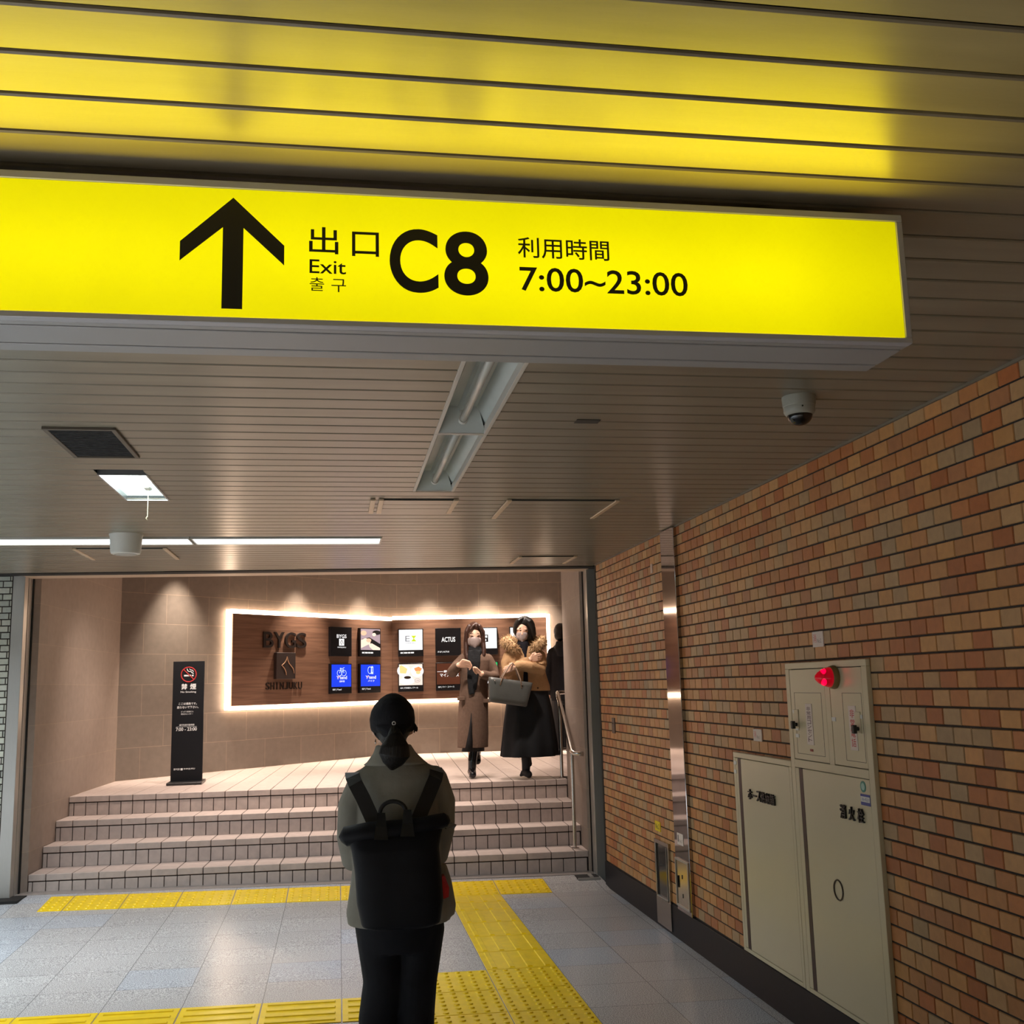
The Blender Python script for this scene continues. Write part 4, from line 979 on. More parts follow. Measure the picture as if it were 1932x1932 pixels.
# ------------------------------------------------------------------ people
def rp(Y, py, xl, xr, d, dy=0.0, pw=2.0):
    a, b_ = at(xl, py, Y), at(xr, py, Y)
    return ((a.x + b_.x) / 2, Y + dy, (a.z + b_.z) / 2, (b_.x - a.x) / 2, d, pw)
def pv(Y, px, py, dy=0.0):
    p = at(px, py, Y); return Vector((p.x, Y + dy, p.z))
def wear(name, src, m, root, smooth=True, label=None):
    me = src if isinstance(src, bpy.types.Mesh) else src.mesh(name, smooth)
    if root.parent is None: me.transform(Matrix.Translation(-root.location))
    else: me.transform(Matrix.Translation(-root.parent.location))
    me.name = name
    o = put(name, me, m, root)
    if label: o['label'] = label
    return o
def hand(mb, w_, d, n, th, curl=0.5, k=1.0):
    """palm with four unequal fingers bent towards n, and a thumb leaving the side th"""
    d, n, th = Vector(d).normalized(), Vector(n).normalized(), Vector(th).normalized(); w_ = Vector(w_)
    ln_ = (0.066, 0.074, 0.069, 0.053)
    for i in range(4):
        o = th * ((1.5 - i) * 0.0185 * k); base = w_ + d * (0.083 - 0.004 * abs(i - 1)) * k + o
        mb.capsule([w_ + o * 0.55 + d * 0.005, base], [0.0125 * k, 0.0115 * k], 10)
        p = base; ang = curl * 0.6; pts = [p]
        for j, fr in enumerate((0.46, 0.31, 0.23)):
            p = p + (d * math.cos(ang) + n * math.sin(ang)) * ln_[i] * fr * k; pts.append(p); ang += curl
        mb.capsule(pts, [0.0092 * k, 0.0086 * k, 0.008 * k, 0.0068 * k], 9)
    b0 = w_ + d * 0.022 * k + th * 0.022 * k
    mb.capsule([b0, b0 + (d * 0.7 + th * 0.7) * 0.034 * k, b0 + (d * 0.7 + th * 0.7) * 0.034 * k + (d * 0.9 + th * 0.1 + n * 0.45) * 0.028 * k], [0.0125 * k, 0.010 * k, 0.0078 * k], 9)
def face(mb, c, s, yaw=0.0, tilt=0.0):
    """skull, jaw, nose, ears about the head centre c, looking along -y (s=-1) or +y"""
    t = MB()
    t.ball((0, 0, 0.012), (0.071, 0.088, 0.098), 28); t.ball((0, 0.022 * s, -0.045), (0.056, 0.062, 0.062), 22)
    t.capsule([(0, 0.084 * s, 0.010), (0, 0.092 * s, -0.022)], [0.007, 0.011], 10)
    t.ball((0, 0.071 * s, -0.062), (0.022, 0.012, 0.008), 12)
    for q in (-1, 1): t.ball((q * 0.070, -0.008 * s, -0.014), (0.010, 0.018, 0.030), 12); t.ball((q * 0.030, 0.071 * s, 0.026), (0.024, 0.014, 0.008), 12)
    me = t.mesh('t'); me.transform(Matrix.Translation(c) @ Matrix.Rotation(yaw, 4, 'Z') @ Matrix.Rotation(tilt, 4, 'X')); mb.bm.from_mesh(me); bpy.data.meshes.remove(me)
SKIN = mat('skin', srgb(232, 188, 162), 0.5, 0, 0.35, 0.05, 20)
HAIRK = mat('hair_black', (0.008, 0.006, 0.005, 1), 0.42, 0, 0.35, 0.25, 120, 0.3, 200, stretch=(1, 1, 0.15))
HAIRB = mat('hair_brown', srgb(58, 34, 25), 0.42, 0, 0.5, 0.3, 120, 0.3, 200, stretch=(1, 1, 0.15))

# --- woman with the backpack, seen from behind
YA = 4.05
A0 = Vector((0.215, YA, 0.0))
A = thing('person', 'woman seen from behind in grey jacket, black cap and ponytail, facing the stairs', 'person', A0)
b = MB()
hc = pv(YA, 740.5, 1366)
face(b, hc, 1)
b.capsule([hc + Vector((0, -0.012, -0.06)), pv(YA, 741, 1440)], [0.05, 0.056])
b.loft([rp(YA, 1780, 696, 812, .08), rp(YA, 1735, 684, 824, .095), rp(YA, 1660, 694, 812, .09), rp(YA, 1560, 688, 816, .095), rp(YA, 1490, 680, 824, .09), rp(YA, 1455, 690, 812, .07), rp(YA, 1436, 715, 770, .055)])
for q, sh, el, wr in ((-1, (684, 1482), (664, 1578), (690, 1640)), (1, (816, 1474), (832, 1566), (806, 1632))):
    w_ = pv(YA, *wr, 0.23)
    b.capsule([pv(YA, *sh), pv(YA, *el, 0.01), w_], [0.043, 0.036, 0.026]); hand(b, w_, (-q * 0.35, 1, 0.25), (-q, 0, -.2), (0, 0.2, 1), 0.7)
for q, h_, kx, fx in ((-1, 716, 0.140, 0.142), (1, 794, 0.278, 0.274)):
    hp = pv(YA, h_, 1745); b.capsule([hp, pv(YA, 722 if q < 0 else 786, 1850), (kx, YA + 0.01, 0.42), (fx, YA - 0.01, 0.10)], [0.070, 0.058, 0.048, 0.036])
    b.capsule([(fx, YA - 0.03, 0.045), (fx, YA + 0.13, 0.035)], [0.036, 0.03])
wear('body', fuse(b, 0.007, 3), SKIN, A)
# trousers
b = MB()
b.loft([rp(YA, 1790, 676, 832, .10), rp(YA, 1735, 668, 838, .12), rp(YA, 1690, 676, 826, .11)])
for h_, kx, fx, px_ in ((714, 0.142, 0.146, 726), (796, 0.276, 0.270, 784)):
    hp = pv(YA, h_, 1748)
    b.capsule([hp, pv(YA, px_, 1850), (kx, YA + 0.012, 0.40), (fx, YA - 0.006, 0.09)], [0.084, 0.078, 0.070, 0.066], 20)
wear('trousers', fuse(b, 0.007, 3), mat('navy_trousers', (0.006, 0.007, 0.012, 1), 0.7, 0, 0.3, 0.2, 12, 0.4, 14), A)
for fx in (0.146, 0.270):
    b = MB(); b.capsule([(fx, YA - 0.05, 0.048), (fx, YA + 0.04, 0.05), (fx, YA + 0.15, 0.036)], [0.043, 0.044, 0.034]); b.box(fx - .042, fx + .042, YA - .09, YA + .18, 0.001, 0.022, 0.008); wear('shoe', fuse(b, 0.006, 3), M_BLACK, A)
# jacket
JK = mat('grey_jacket', srgb(150, 147, 137), 0.9, 0, 0.2, 0.10, 9, 0.35, 22)
b = MB()
b.loft([rp(YA, 1738, 656, 850, .14), rp(YA, 1716, 653, 854, .142), rp(YA, 1690, 657, 846, .136), rp(YA, 1640, 664, 834, .126), rp(YA, 1570, 668, 830, .122), rp(YA, 1500, 665, 834, .116), rp(YA, 1468, 663, 838, .106), rp(YA, 1453, 674, 826, .094), rp(YA, 1440, 692, 804, .082), rp(YA, 1428, 706, 782, .066), rp(YA, 1416, 714, 772, .058)])
b.capsule([pv(YA, 683, 1481), pv(YA, 664, 1520, -.005), pv(YA, 661, 1578), pv(YA, 668, 1628, .09), pv(YA, 690, 1638, .20)], [0.056, 0.052, 0.050, 0.046, 0.040], 18)
b.capsule([pv(YA, 817, 1472), pv(YA, 833, 1512, -.005), pv(YA, 833, 1562), pv(YA, 828, 1618, .09), pv(YA, 806, 1630, .20)], [0.056, 0.052, 0.050, 0.046, 0.040], 18)
b.loft([rp(YA, 1724, 826, 858, .06), rp(YA, 1706, 824, 860, .06), rp(YA, 1662, 826, 852, .05), rp(YA, 1630, 828, 842, .04)])
wear('jacket', fuse(b, 0.006, 3), JK, A)
b = MB()
b.loft([rp(YA, 1441, 686, 806, .098, -.004), rp(YA, 1436, 692, 800, .097, -.006), rp(YA, 1420, 704, 784, .078, -.006), rp(YA, 1406, 709, 775, .066, -.004), rp(YA, 1405, 713, 771, .058, -.004)], 40)
wear('collar', b, JK, A)
# cap, hair
b = MB()
b.loft([rp(YA, 1381, 702, 780, .094), rp(YA, 1372, 698.5, 782.5, .103), rp(YA, 1356, 697, 783, .105), rp(YA, 1340, 700.5, 781, .102), rp(YA, 1327, 708, 774, .09), rp(YA, 1317, 718, 764, .068), rp(YA, 1310, 729, 753, .038), rp(YA, 1307.5, 738, 746, .010)], 40)
b.loft([rp(YA, 1389, 722, 757, .03, -.074), rp(YA, 1378, 712, 768, .045, -.062), rp(YA, 1368, 706, 776, .05, -.056)], 30)
b.loft([rp(YA, 1374, 706, 775, .05, .10), rp(YA, 1371, 704, 777, .075, .105), rp(YA, 1368, 706, 775, .05, .09)], 30)
cp = wear('cap', fuse(b, 0.004, 2), mat('cap_black', (0.006, 0.006, 0.009, 1), 0.75, 0, 0.3, 0.2, 30, 0.3, 60), A)
cc = pv(YA, 740.3, 1363, -0.1065); b = MB(); b.tube([(cc.x + 0.0058 * math.cos(i * PI / 8), cc.y, cc.z + 0.0058 * math.sin(i * PI / 8)) for i in range(17)], 0.0018, 6, False)
me = b.mesh('ring', True); me.transform(Matrix.Translation(-A0)); put('cap_ring', me, mat('ring_white', srgb(235, 235, 230), 0.3, emit=None), cp)
b = MB()
b.loft([rp(YA, 1404, 722, 760, .045, -.036), rp(YA, 1390, 712, 769, .075, -.018), rp(YA, 1374, 704, 778, .093, -.004), rp(YA, 1360, 701, 780, .097, 0)], 30)
b.tube([pv(YA, 741, 1368, -.10), pv(YA, 742, 1384, -.128), pv(YA, 742, 1404, -.132), pv(YA, 741, 1420, -.128), pv(YA, 738, 1436, -.122), pv(YA, 736, 1449, -.118)], [0.014, 0.028, 0.052, 0.058, 0.038, 0.006], 16, True, (1, 0.6))
for x0, x1, x2, y0 in ((703, 706, 712, 1374), (705, 709, 714, 1378), (780, 784, 786, 1366), (780, 780, 777, 1372), (779, 786, 788, 1362)):
    b.tube([pv(YA, x0, y0, -.03), pv(YA, x1, y0 + 10, -.04), pv(YA, x2, y0 + 22, -.04)], [0.004, 0.0035, 0.001], 6)
wear('hair', fuse(b, 0.004, 1), HAIRK, A)
b = MB(); e_ = pv(YA, 708.5, 1399, -.01); b.ball(e_, (0.003, 0.003, 0.010), 8); wear('earring', b, M_CHROME, A)

# --- her backpack
YB = 3.855
bp0 = pv(YB, 748, 1745)
bp = thing('backpack', 'black roll-top backpack on the back of the woman in the cap', 'backpack', bp0)
NYL = mat('black_nylon', (0.004, 0.0045, 0.008, 1), 0.55, 0, 0.25, 0.15, 20, 0.35, 12)
b = MB()
b.loft([rp(YB, 1750, 700, 812, .045, 0, 3), rp(YB, 1742, 682, 830, .066, 0, 3.5), rp(YB, 1700, 673, 836, .074, 0, 3.5), rp(YB, 1640, 669, 832, .076, 0, 3.5), rp(YB, 1600, 663, 828, .070, 0, 3.5), rp(YB, 1578, 655, 832, .056, 0, 3), rp(YB, 1560, 648, 838, .036, 0, 2.5)], 40)
wear('bag_body', fuse(b, 0.006, 4), NYL, bp)
b = MB(); b.tube([pv(YB, 642, 1584), pv(YB, 652, 1578), pv(YB, 700, 1569, -.012), pv(YB, 748, 1564, -.016), pv(YB, 800, 1556, -.012), pv(YB, 840, 1547), pv(YB, 848, 1544)], [0.012, 0.034, 0.036, 0.033, 0.030, 0.026, 0.010], 16, True, (1.3, 1.0)); wear('roll_top', b, NYL, bp)
b = MB(); b.tube([pv(YB, 742 - 25.5 * math.cos(i * PI / 14), 1540 - (28 if 0 < i < 14 else 0) * math.sin(i * PI / 14) ** 0.8, 0.004) for i in range(15)], 0.0075, 12); wear('handle', b, M_BLACK, bp)
LEA = mat('black_leather', (0.010, 0.011, 0.014, 1), 0.22)
for xa, xb, ya, yb_ in ((708, 728, 1532, 1580), (757, 777, 1526, 1574)):
    b = MB(); b.rings([[pv(YB, xa + 4, ya, -.030), pv(YB, xb - 2, ya, -.030), pv(YB, xb - 2, ya, -.022), pv(YB, xa + 4, ya, -.022)], [pv(YB, xa, (ya + yb_) / 2, -.060), pv(YB, xb, (ya + yb_) / 2, -.060), pv(YB, xb, (ya + yb_) / 2, -.052), pv(YB, xa, (ya + yb_) / 2, -.052)], [pv(YB, xa - 4, yb_, -.066), pv(YB, xb + 3, yb_, -.066), pv(YB, xb + 3, yb_, -.055), pv(YB, xa - 4, yb_, -.055)]]); wear('handle_tab', b, LEA, bp, False)
def strap(pts, w2=0.024, th=0.005):
    t = MB(); pts = [Vector(p) for p in pts]; rs = []
    for i, p in enumerate(pts):
        tn = (pts[min(i + 1, len(pts) - 1)] - pts[max(i - 1, 0)]).normalized(); a = tn.cross(Vector((0, 1, 0))); a = (a if a.length > 0.2 else Vector((1, 0, 0))).normalized()
        if a.x < 0: a = -a
        n = a.cross(tn).normalized()
        rs.append([p + a * w2 + n * th, p - a * w2 + n * th, p - a * w2 - n * th, p + a * w2 - n * th])
    t.rings(rs); return t
for xs_ in (((712, 1560, -.19), (700, 1535, -.165), (684, 1500, -.140), (670, 1474, -.120), (665, 1463, -.085), (664, 1459, -.02), (668, 1468, .05), (674, 1495, .115)), ((772, 1556, -.19), (784, 1532, -.165), (803, 1492, -.140), (816, 1464, -.118), (820, 1454, -.08), (820, 1450, -.02), (817, 1460, .05), (814, 1490, .115))):
    wear('shoulder_strap', strap([pv(YA, x, y, d) for x, y, d in xs_], 0.0255), M_BLACK, bp, False)
wear('side_strap', strap([pv(YA, 832, 1548, -.18), pv(YA, 845, 1549, -.12), pv(YA, 856, 1556, -.05)], 0.008, 0.002), M_BLACK, bp, False)
b = MB(); b.rings([[pv(YB, 830, 1654, -.02), pv(YB, 838, 1650, -.02), pv(YB, 838, 1650, .02), pv(YB, 830, 1654, .02)], [pv(YB, 832, 1674, -.024), pv(YB, 847, 1674, -.012), pv(YB, 847, 1674, .02), pv(YB, 832, 1674, .02)], [pv(YB, 836, 1694, -.022), pv(YB, 846, 1691, -.012), pv(YB, 846, 1691, .02), pv(YB, 836, 1694, .02)]]); wear('red_tag', b, mat('red_cloth', (0.5, 0.02, 0.02, 1), 0.6), bp, False, 'red cloth tag')

# --- woman with long hair coming down
YW = 10.35; ZL = LO.z + 4 * RZ
def figure(name, lab, px, Y):
    p = pv(Y, px, 1460); p.z = ZL
    return thing(name, lab, 'person', p)
Wm = figure('person', 'woman with long brown hair, face mask, brown coat and black scarf stepping down', 893, YW)
DARKEYE = mat('eye_dark', (0.012, 0.007, 0.005, 1), 0.3)
def legs(b, Y, fr, rr):
    """front leg straight on its toe, rear leg trailing"""
    b.capsule([pv(Y, *fr[0]), pv(Y, *fr[1], -.02), pv(Y, *fr[2], -.015)], [0.07, 0.040, 0.026]); b.capsule([pv(Y, *fr[2], -.01), pv(Y, *fr[3], -.09)], [0.024, 0.017])
    b.capsule([pv(Y, *rr[0]), pv(Y, *rr[1], .08), pv(Y, *rr[2], .24)], [0.07, 0.036, 0.024]); b.capsule([pv(Y, *rr[2], .255), pv(Y, *rr[3], .17)], [0.022, 0.016])
b = MB(); hc = pv(YW, 894, 1201)
face(b, hc, -1, 0, math.radians(10))
b.capsule([hc + Vector((0, 0.01, -0.05)), pv(YW, 895, 1236)], [0.045, 0.05])
b.loft([rp(YW, 1345, 874, 912, .08), rp(YW, 1320, 870, 916, .10), rp(YW, 1285, 876, 914, .08), rp(YW, 1250, 874, 918, .09), rp(YW, 1236, 880, 912, .06), rp(YW, 1230, 888, 902, .05)])
wR, wL = pv(YW, 861, 1256, -.17), pv(YW, 904, 1272, -.19)
b.capsule([pv(YW, 876, 1242), pv(YW, 853, 1268, -.05), wR], [0.040, 0.034, 0.026]); b.capsule([pv(YW, 920, 1243), pv(YW, 932, 1274, -.04), wL], [0.040, 0.034, 0.026])
hand(b, wR, (1, -.35, .18), (.2, .4, -1), (-.1, -.5, 1), 0.75, 1.05); hand(b, wL, (-.75, -.35, .55), (.3, .3, -1), (-.4, -.6, .6), 0.8, 1.0)
legs(b, YW, ((886, 1345), (889, 1400), (890, 1448), (889.5, 1463)), ((902, 1345), (903, 1400), (905, 1424), (905, 1434)))
wear('body', fuse(b, 0.0055, 2), SKIN, Wm)
COAT = mat('taupe_coat', srgb(104, 84, 72), 0.9, 0, 0.15, 0.10, 40, 0.2, 120)
b = MB()
b.loft([rp(YW, 1410, 863, 921, .13), rp(YW, 1385, 863, 921.5, .135), rp(YW, 1350, 864, 921, .13), rp(YW, 1318, 866, 921, .12), rp(YW, 1290, 869, 920, .11), rp(YW, 1262, 868, 925, .11), rp(YW, 1246, 867, 927, .105), rp(YW, 1238, 870, 924, .09), rp(YW, 1231, 878, 915, .07), rp(YW, 1225, 885, 906, .055)])
b.capsule([pv(YW, 875, 1243), pv(YW, 862, 1256, -.02), pv(YW, 852, 1269, -.05), pv(YW, 856, 1262, -.11), pv(YW, 860, 1257, -.145)], [0.056, 0.054, 0.054, 0.048, 0.043], 16)
b.capsule([pv(YW, 920, 1244), pv(YW, 930, 1262, -.01), pv(YW, 932, 1276, -.04), pv(YW, 918, 1276, -.12), pv(YW, 907, 1273, -.165)], [0.056, 0.052, 0.052, 0.046, 0.042], 16)
ct = wear('coat', fuse(b, 0.0065, 3), COAT, Wm)
for xa, ya in ((868, 1318), (916, 1322)):
    b = MB(); p = pv(YW, xa, ya, -.085); b.box(p.x - .035, p.x + .035, p.y - .03, p.y + .02, p.z - .018, p.z + .018, .004); wear('pocket_flap', b, COAT, ct, False)
b = MB()
b.loft([rp(YW, 1417, 871, 895, .128, -.014), rp(YW, 1395, 875, 893, .138, -.012), rp(YW, 1370, 880, 891, .138, -.006), rp(YW, 1345, 884.5, 888, .130, -.002)], 24); b.loft([rp(YW, 1417, 872, 914, .09), rp(YW, 1390, 872, 914, .09)], 24)
wear('skirt', b, mat('black_skirt', (0.012, 0.011, 0.012, 1), 0.8, 0, 0.2, 0.2, 20), Wm)
b = MB()
b.loft([rp(YW, 1238, 880, 911, .088, -.012), rp(YW, 1228, 879, 911, .085, -.014), rp(YW, 1219, 882, 907, .07, -.008)], 26)
b.tube([pv(YW, 886, 1228, -.095), pv(YW, 886, 1250, -.118), pv(YW, 885, 1280, -.118), pv(YW, 887, 1310, -.126)], [0.03, 0.036, 0.035, 0.03], 12, True, (1, 0.32)); b.tube([pv(YW, 899, 1228, -.095), pv(YW, 897, 1250, -.118), pv(YW, 894, 1275, -.12), pv(YW, 892, 1302, -.124)], [0.03, 0.034, 0.03, 0.024], 12, True, (1, 0.32))
wear('scarf', fuse(b, 0.006, 2), mat('black_scarf', (0.013, 0.014, 0.016, 1), 0.85, 0, 0.2, 0.3, 30, 0.3, 60), Wm)
b = MB()
b.loft([rp(YW, 1248, 881, 914, .055, .03), rp(YW, 1236, 876, 917, .075, .036), rp(YW, 1222, 875.5, 915.5, .088, .036), rp(YW, 1206, 875.5, 914, .092, .034), rp(YW, 1196, 876, 913.5, .094, .030), rp(YW, 1189, 876.5, 913, .097, .018), rp(YW, 1183, 879, 910.5, .096, .008), rp(YW, 1178, 884, 905, .078, .002), rp(YW, 1174.5, 889, 900, .045, .004), rp(YW, 1173, 893, 896, .012, .004)], 36)
b.tube([pv(YW, 884, 1179, -.05), pv(YW, 879, 1192, -.050), pv(YW, 878, 1212, -.036), pv(YW, 878.5, 1230, -.052), pv(YW, 880, 1243, -.072), pv(YW, 881, 1252, -.078)], [0.014, 0.022, 0.024, 0.027, 0.024, 0.006], 12)
b.tube([pv(YW, 903, 1179, -.05), pv(YW, 910, 1192, -.050), pv(YW, 911, 1212, -.036), pv(YW, 911.5, 1228, -.050), pv(YW, 910.5, 1238, -.064), pv(YW, 910, 1246, -.07)], [0.014, 0.020, 0.022, 0.025, 0.020, 0.006], 12)
b.tube([pv(YW, 897, 1176, -.055), pv(YW, 890, 1182, -.094), pv(YW, 885, 1189, -.098), pv(YW, 881, 1196, -.082)], [0.010, 0.018, 0.015, 0.006], 10)
b.tube([pv(YW, 896, 1176, -.055), pv(YW, 902, 1182, -.094), pv(YW, 906, 1189, -.096), pv(YW, 909, 1196, -.080)], [0.010, 0.016, 0.014, 0.006], 10)
wear('hair', fuse(b, 0.005, 6), HAIRB, Wm)
MASK = mat('mask_white', srgb(206, 190, 186), 0.7, 0, 0.2, 0.05, 60)
def mask(root, Y, px, py, k=1.0, yaw=0.0):
    c = pv(Y, px, py)
    t = MB(); rs = []
    for i, (z, rx, fr) in enumerate(((-0.062, 0.018, 0.088), (-0.056, 0.034, 0.093), (-0.035, 0.056, 0.100), (-0.010, 0.067, 0.107), (0.018, 0.070, 0.108), (0.036, 0.066, 0.104), (0.043, 0.052, 0.099))):
        rs.append([(rx * math.sin(a), -(fr - 0.03) * math.cos(a) ** 0.8 - 0.028, z) for a in [(-1 + 2 * j / 14) * 1.35 for j in range(15)]])
    g = [[t.bm.verts.new(p) for p in r] for r in rs]
    for r0, r1 in zip(g, g[1:]):
        for j in range(14): t.bm.faces.new((r0[j], r0[j + 1], r1[j + 1], r1[j]))
    bmesh.ops.solidify(t.bm, geom=t.bm.faces[:], thickness=0.003)
    me = t.mesh('mask', True); me.transform(Matrix.Translation(c) @ Matrix.Rotation(yaw, 4, 'Z') @ Matrix.Scale(k, 4)); return wear('face_mask', me, MASK, root)
mask(Wm, YW, 894, 1211, 0.97)
for ex in (889.2, 900.2):
    b = MB(); p = pv(YW, ex, 1201, -.082); b.ball(p, (0.013, 0.008, 0.005), 12); b.tube([p + Vector((-.016, -.002, .020)), p + Vector((0, -.005, .025)), p + Vector((.016, -.001, .020))], 0.0028, 6); wear('eye', b, DARKEYE, Wm)
BOOT = mat('patent_boot', (0.006, 0.006, 0.007, 1), 0.12)
b = MB(); b.capsule([pv(YW, 893, 1412, -.02), pv(YW, 891, 1435, -.02), pv(YW, 890, 1455, -.015)], [0.046, 0.043, 0.038]); b.capsule([pv(YW, 890, 1456, -.01), pv(YW, 889.5, 1460, -.11)], [0.042, 0.034]); b.loft([rp(YW, 1467.5, 886, 892, .015, .03), rp(YW, 1456, 885, 893, .02, .03)], 12); wear('boot', fuse(b, 0.005, 2), BOOT, Wm)
b = MB(); b.capsule([pv(YW, 903, 1402, .08), pv(YW, 905, 1424, .24)], [0.048, 0.042]); b.capsule([pv(YW, 906, 1428, .27), pv(YW, 905, 1438, .16)], [0.040, 0.034]); wear('boot', fuse(b, 0.005, 2), BOOT, Wm)

# --- woman in the fur collar
YC = 10.06
Fm = figure('person', 'woman in tan fur-collared jacket and long black skirt with folded arms', 990, YC)
b = MB(); hc = pv(YC, 985, 1190)
face(b, hc, -1, math.radians(-10), math.radians(12))
b.capsule([hc + Vector((0.01, 0.01, -0.05)), pv(YC, 989, 1226)], [0.045, 0.05])
b.loft([rp(YC, 1345, 966, 1026, .09), rp(YC, 1310, 968, 1026, .10), rp(YC, 1270, 966, 1018, .08), rp(YC, 1240, 962, 1018, .09), rp(YC, 1228, 970, 1010, .06), rp(YC, 1222, 980, 998, .05)])
wR, wL = pv(YC, 994, 1246, -.15), pv(YC, 966, 1259, -.205)
b.capsule([pv(YC, 960, 1238), pv(YC, 953, 1266, -.07), wR], [0.040, 0.034, 0.026]); b.capsule([pv(YC, 1018, 1238), pv(YC, 1016, 1264, -.09), wL], [0.040, 0.034, 0.026])
hand(b, wR, (1, -.25, .35), (.1, 1, -.2), (-.3, -.2, 1), 0.6, 1.0); hand(b, wL, (-.9, .3, -.25), (.2, 1, 0), (.2, -.1, 1), 0.7, 1.0)
legs(b, YC, ((988, 1345), (990, 1400), (992, 1450), (994, 1464)), ((1004, 1345), (1004, 1400), (1003, 1430), (1003, 1440)))
wear('body', fuse(b, 0.0055, 2), SKIN, Fm)
TAN = mat('tan_jacket', srgb(178, 142, 104), 0.8, 0, 0.2, 0.10, 10, 0.5, 38)
b = MB()
b.loft([rp(YC, 1304, 959, 1038, .140), rp(YC, 1294, 957, 1037, .138), rp(YC, 1272, 954, 1030, .126), rp(YC, 1250, 952, 1026, .122), rp(YC, 1236, 953, 1024, .112), rp(YC, 1228, 959, 1017, .095), rp(YC, 1220, 970, 1008, .075)])
b.capsule([pv(YC, 961, 1238), pv(YC, 955, 1252, -.03), pv(YC, 953, 1267, -.075), pv(YC, 972, 1258, -.125), pv(YC, 988, 1249, -.145)], [0.060, 0.058, 0.056, 0.050, 0.044], 16)
b.capsule([pv(YC, 1018, 1238), pv(YC, 1020, 1252, -.03), pv(YC, 1016, 1264, -.10), pv(YC, 992, 1259, -.175), pv(YC, 972, 1257, -.20)], [0.060, 0.058, 0.058, 0.053, 0.048], 16)
jk = wear('jacket', fuse(b, 0.0065, 3), TAN, Fm)
b = MB(); p = pv(YC, 1010, 1298, -.128); b.ball(p, 0.010, 12); wear('button', b, mat('horn_button', srgb(70, 44, 26), 0.3), jk)
b = MB()
b.loft([rp(YC, 1303, 976, 1001, .128, -.018), rp(YC, 1275, 977, 999, .122, -.014), rp(YC, 1250, 982, 994, .118, -.01), rp(YC, 1232, 978, 996, .10, -.012), rp(YC, 1218, 975, 998, .075, -.014), rp(YC, 1208, 977, 996, .06, -.006)], 24)
wear('sweater', b, mat('navy_knit', (0.008, 0.008, 0.012, 1), 0.9, 0, 0.2), Fm)
def skirt_ring(Y, py, xl, xr, d, amp, n=64):
    c = rp(Y, py, xl, xr, d); out = []
    for i in range(n):
        a = 2 * PI * i / n; k = 1 + amp * math.cos(9 * a + 0.6) + amp * 0.5 * math.sin(5 * a)
        out.append((c[0] + c[3] * k * math.cos(a), c[1] + c[4] * k * math.sin(a), c[2]))
    return out
b = MB(); b.rings([skirt_ring(YC, *r) for r in ((1426, 946, 1052, .235, .045), (1424, 945.5, 1053, .237, .045), (1400, 948, 1050, .222, .042), (1365, 951, 1045, .195, .034), (1330, 955, 1039, .165, .022), (1305, 960, 1033, .14, .01), (1290, 964, 1028, .12, 0))])
wear('skirt', b, mat('black_wool', (0.011, 0.012, 0.014, 1), 0.8, 0, 0.25, 0.15, 10), Fm)
b = MB()
b.loft([rp(YC, 1208, 985, 1009, .07, .035), rp(YC, 1200, 974, 1011, .088, .034), rp(YC, 1192, 969, 1011, .094, .032), rp(YC, 1184, 968.5, 1010.5, .099, .024), rp(YC, 1177, 969.5, 1009, .102, .010), rp(YC, 1170, 973, 1005, .094, .004), rp(YC, 1165, 979, 999, .068, .004), rp(YC, 1162, 986, 993, .03, .004)], 36)
b.tube([pv(YC, 988, 1167, -.070), pv(YC, 996, 1174, -.088), pv(YC, 1002, 1186, -.078), pv(YC, 1005, 1198, -.055), pv(YC, 1005, 1206, -.04)], [0.016, 0.028, 0.030, 0.026, 0.010], 12)
b.tube([pv(YC, 985, 1167, -.066), pv(YC, 977, 1172, -.082), pv(YC, 971.5, 1184, -.058), pv(YC, 971, 1198, -.03)], [0.014, 0.020, 0.016, 0.010], 12)
wear('hair', fuse(b, 0.005, 6), HAIRK, Fm)
mask(Fm, YC, 985, 1200.5, 0.86, math.radians(-10))
for ex in (979.6, 990.2):
    b = MB(); p = pv(YC, ex, 1190, -.080); b.ball(p, (0.012, 0.009, 0.004), 12); b.tube([p + Vector((-.015, -.003, .016)), p + Vector((0, -.006, .022)), p + Vector((.015, -.003, .018))], 0.0026, 6); wear('eye', b, DARKEYE, Fm)
# fur: a thick roll round the neck set with tufts
b = MB()
cpts = [(998, 1211, .09), (1014, 1210, .06), (1022, 1211, 0), (1018, 1215, -.06), (1006, 1222, -.10), (1000, 1228, -.112)], [(982, 1211, .09), (964, 1209, .06), (955, 1211, 0), (958, 1215, -.06), (966, 1222, -.10), (972, 1229, -.112)]
rad = [0.046, 0.050, 0.052, 0.050, 0.040, 0.024]
for cp_ in cpts:
    b.capsule([pv(YC, *c) for c in cp_], rad, 14)
    for i in range(1300):
        k = random.random() * 4.999; i0 = int(k); fr = k - i0
        c = pv(YC, *cp_[i0]).lerp(pv(YC, *cp_[i0 + 1]), fr); r_ = rad[i0] * (1 - fr) + rad[i0 + 1] * fr
        n = Vector((random.gauss(0, 1), random.gauss(0, 1), random.gauss(0, 1))).normalized(); p = c + n * r_ * 0.95
        dr = (n + Vector((random.gauss(0, .35), random.gauss(0, .35), random.gauss(-.45, .35)))).normalized(); L_ = random.uniform(0.020, 0.042)
        a_ = dr.orthogonal().normalized() * 0.0035; a2 = dr.cross(a_).normalized() * 0.0035
        vs = [b.bm.verts.new(q) for q in (p + a_, p - a_ * .5 + a2, p - a_ * .5 - a2, p + dr * L_)]
        for tr in ((0, 1, 3), (1, 2, 3), (2, 0, 3)): b.bm.faces.new([vs[q] for q in tr])
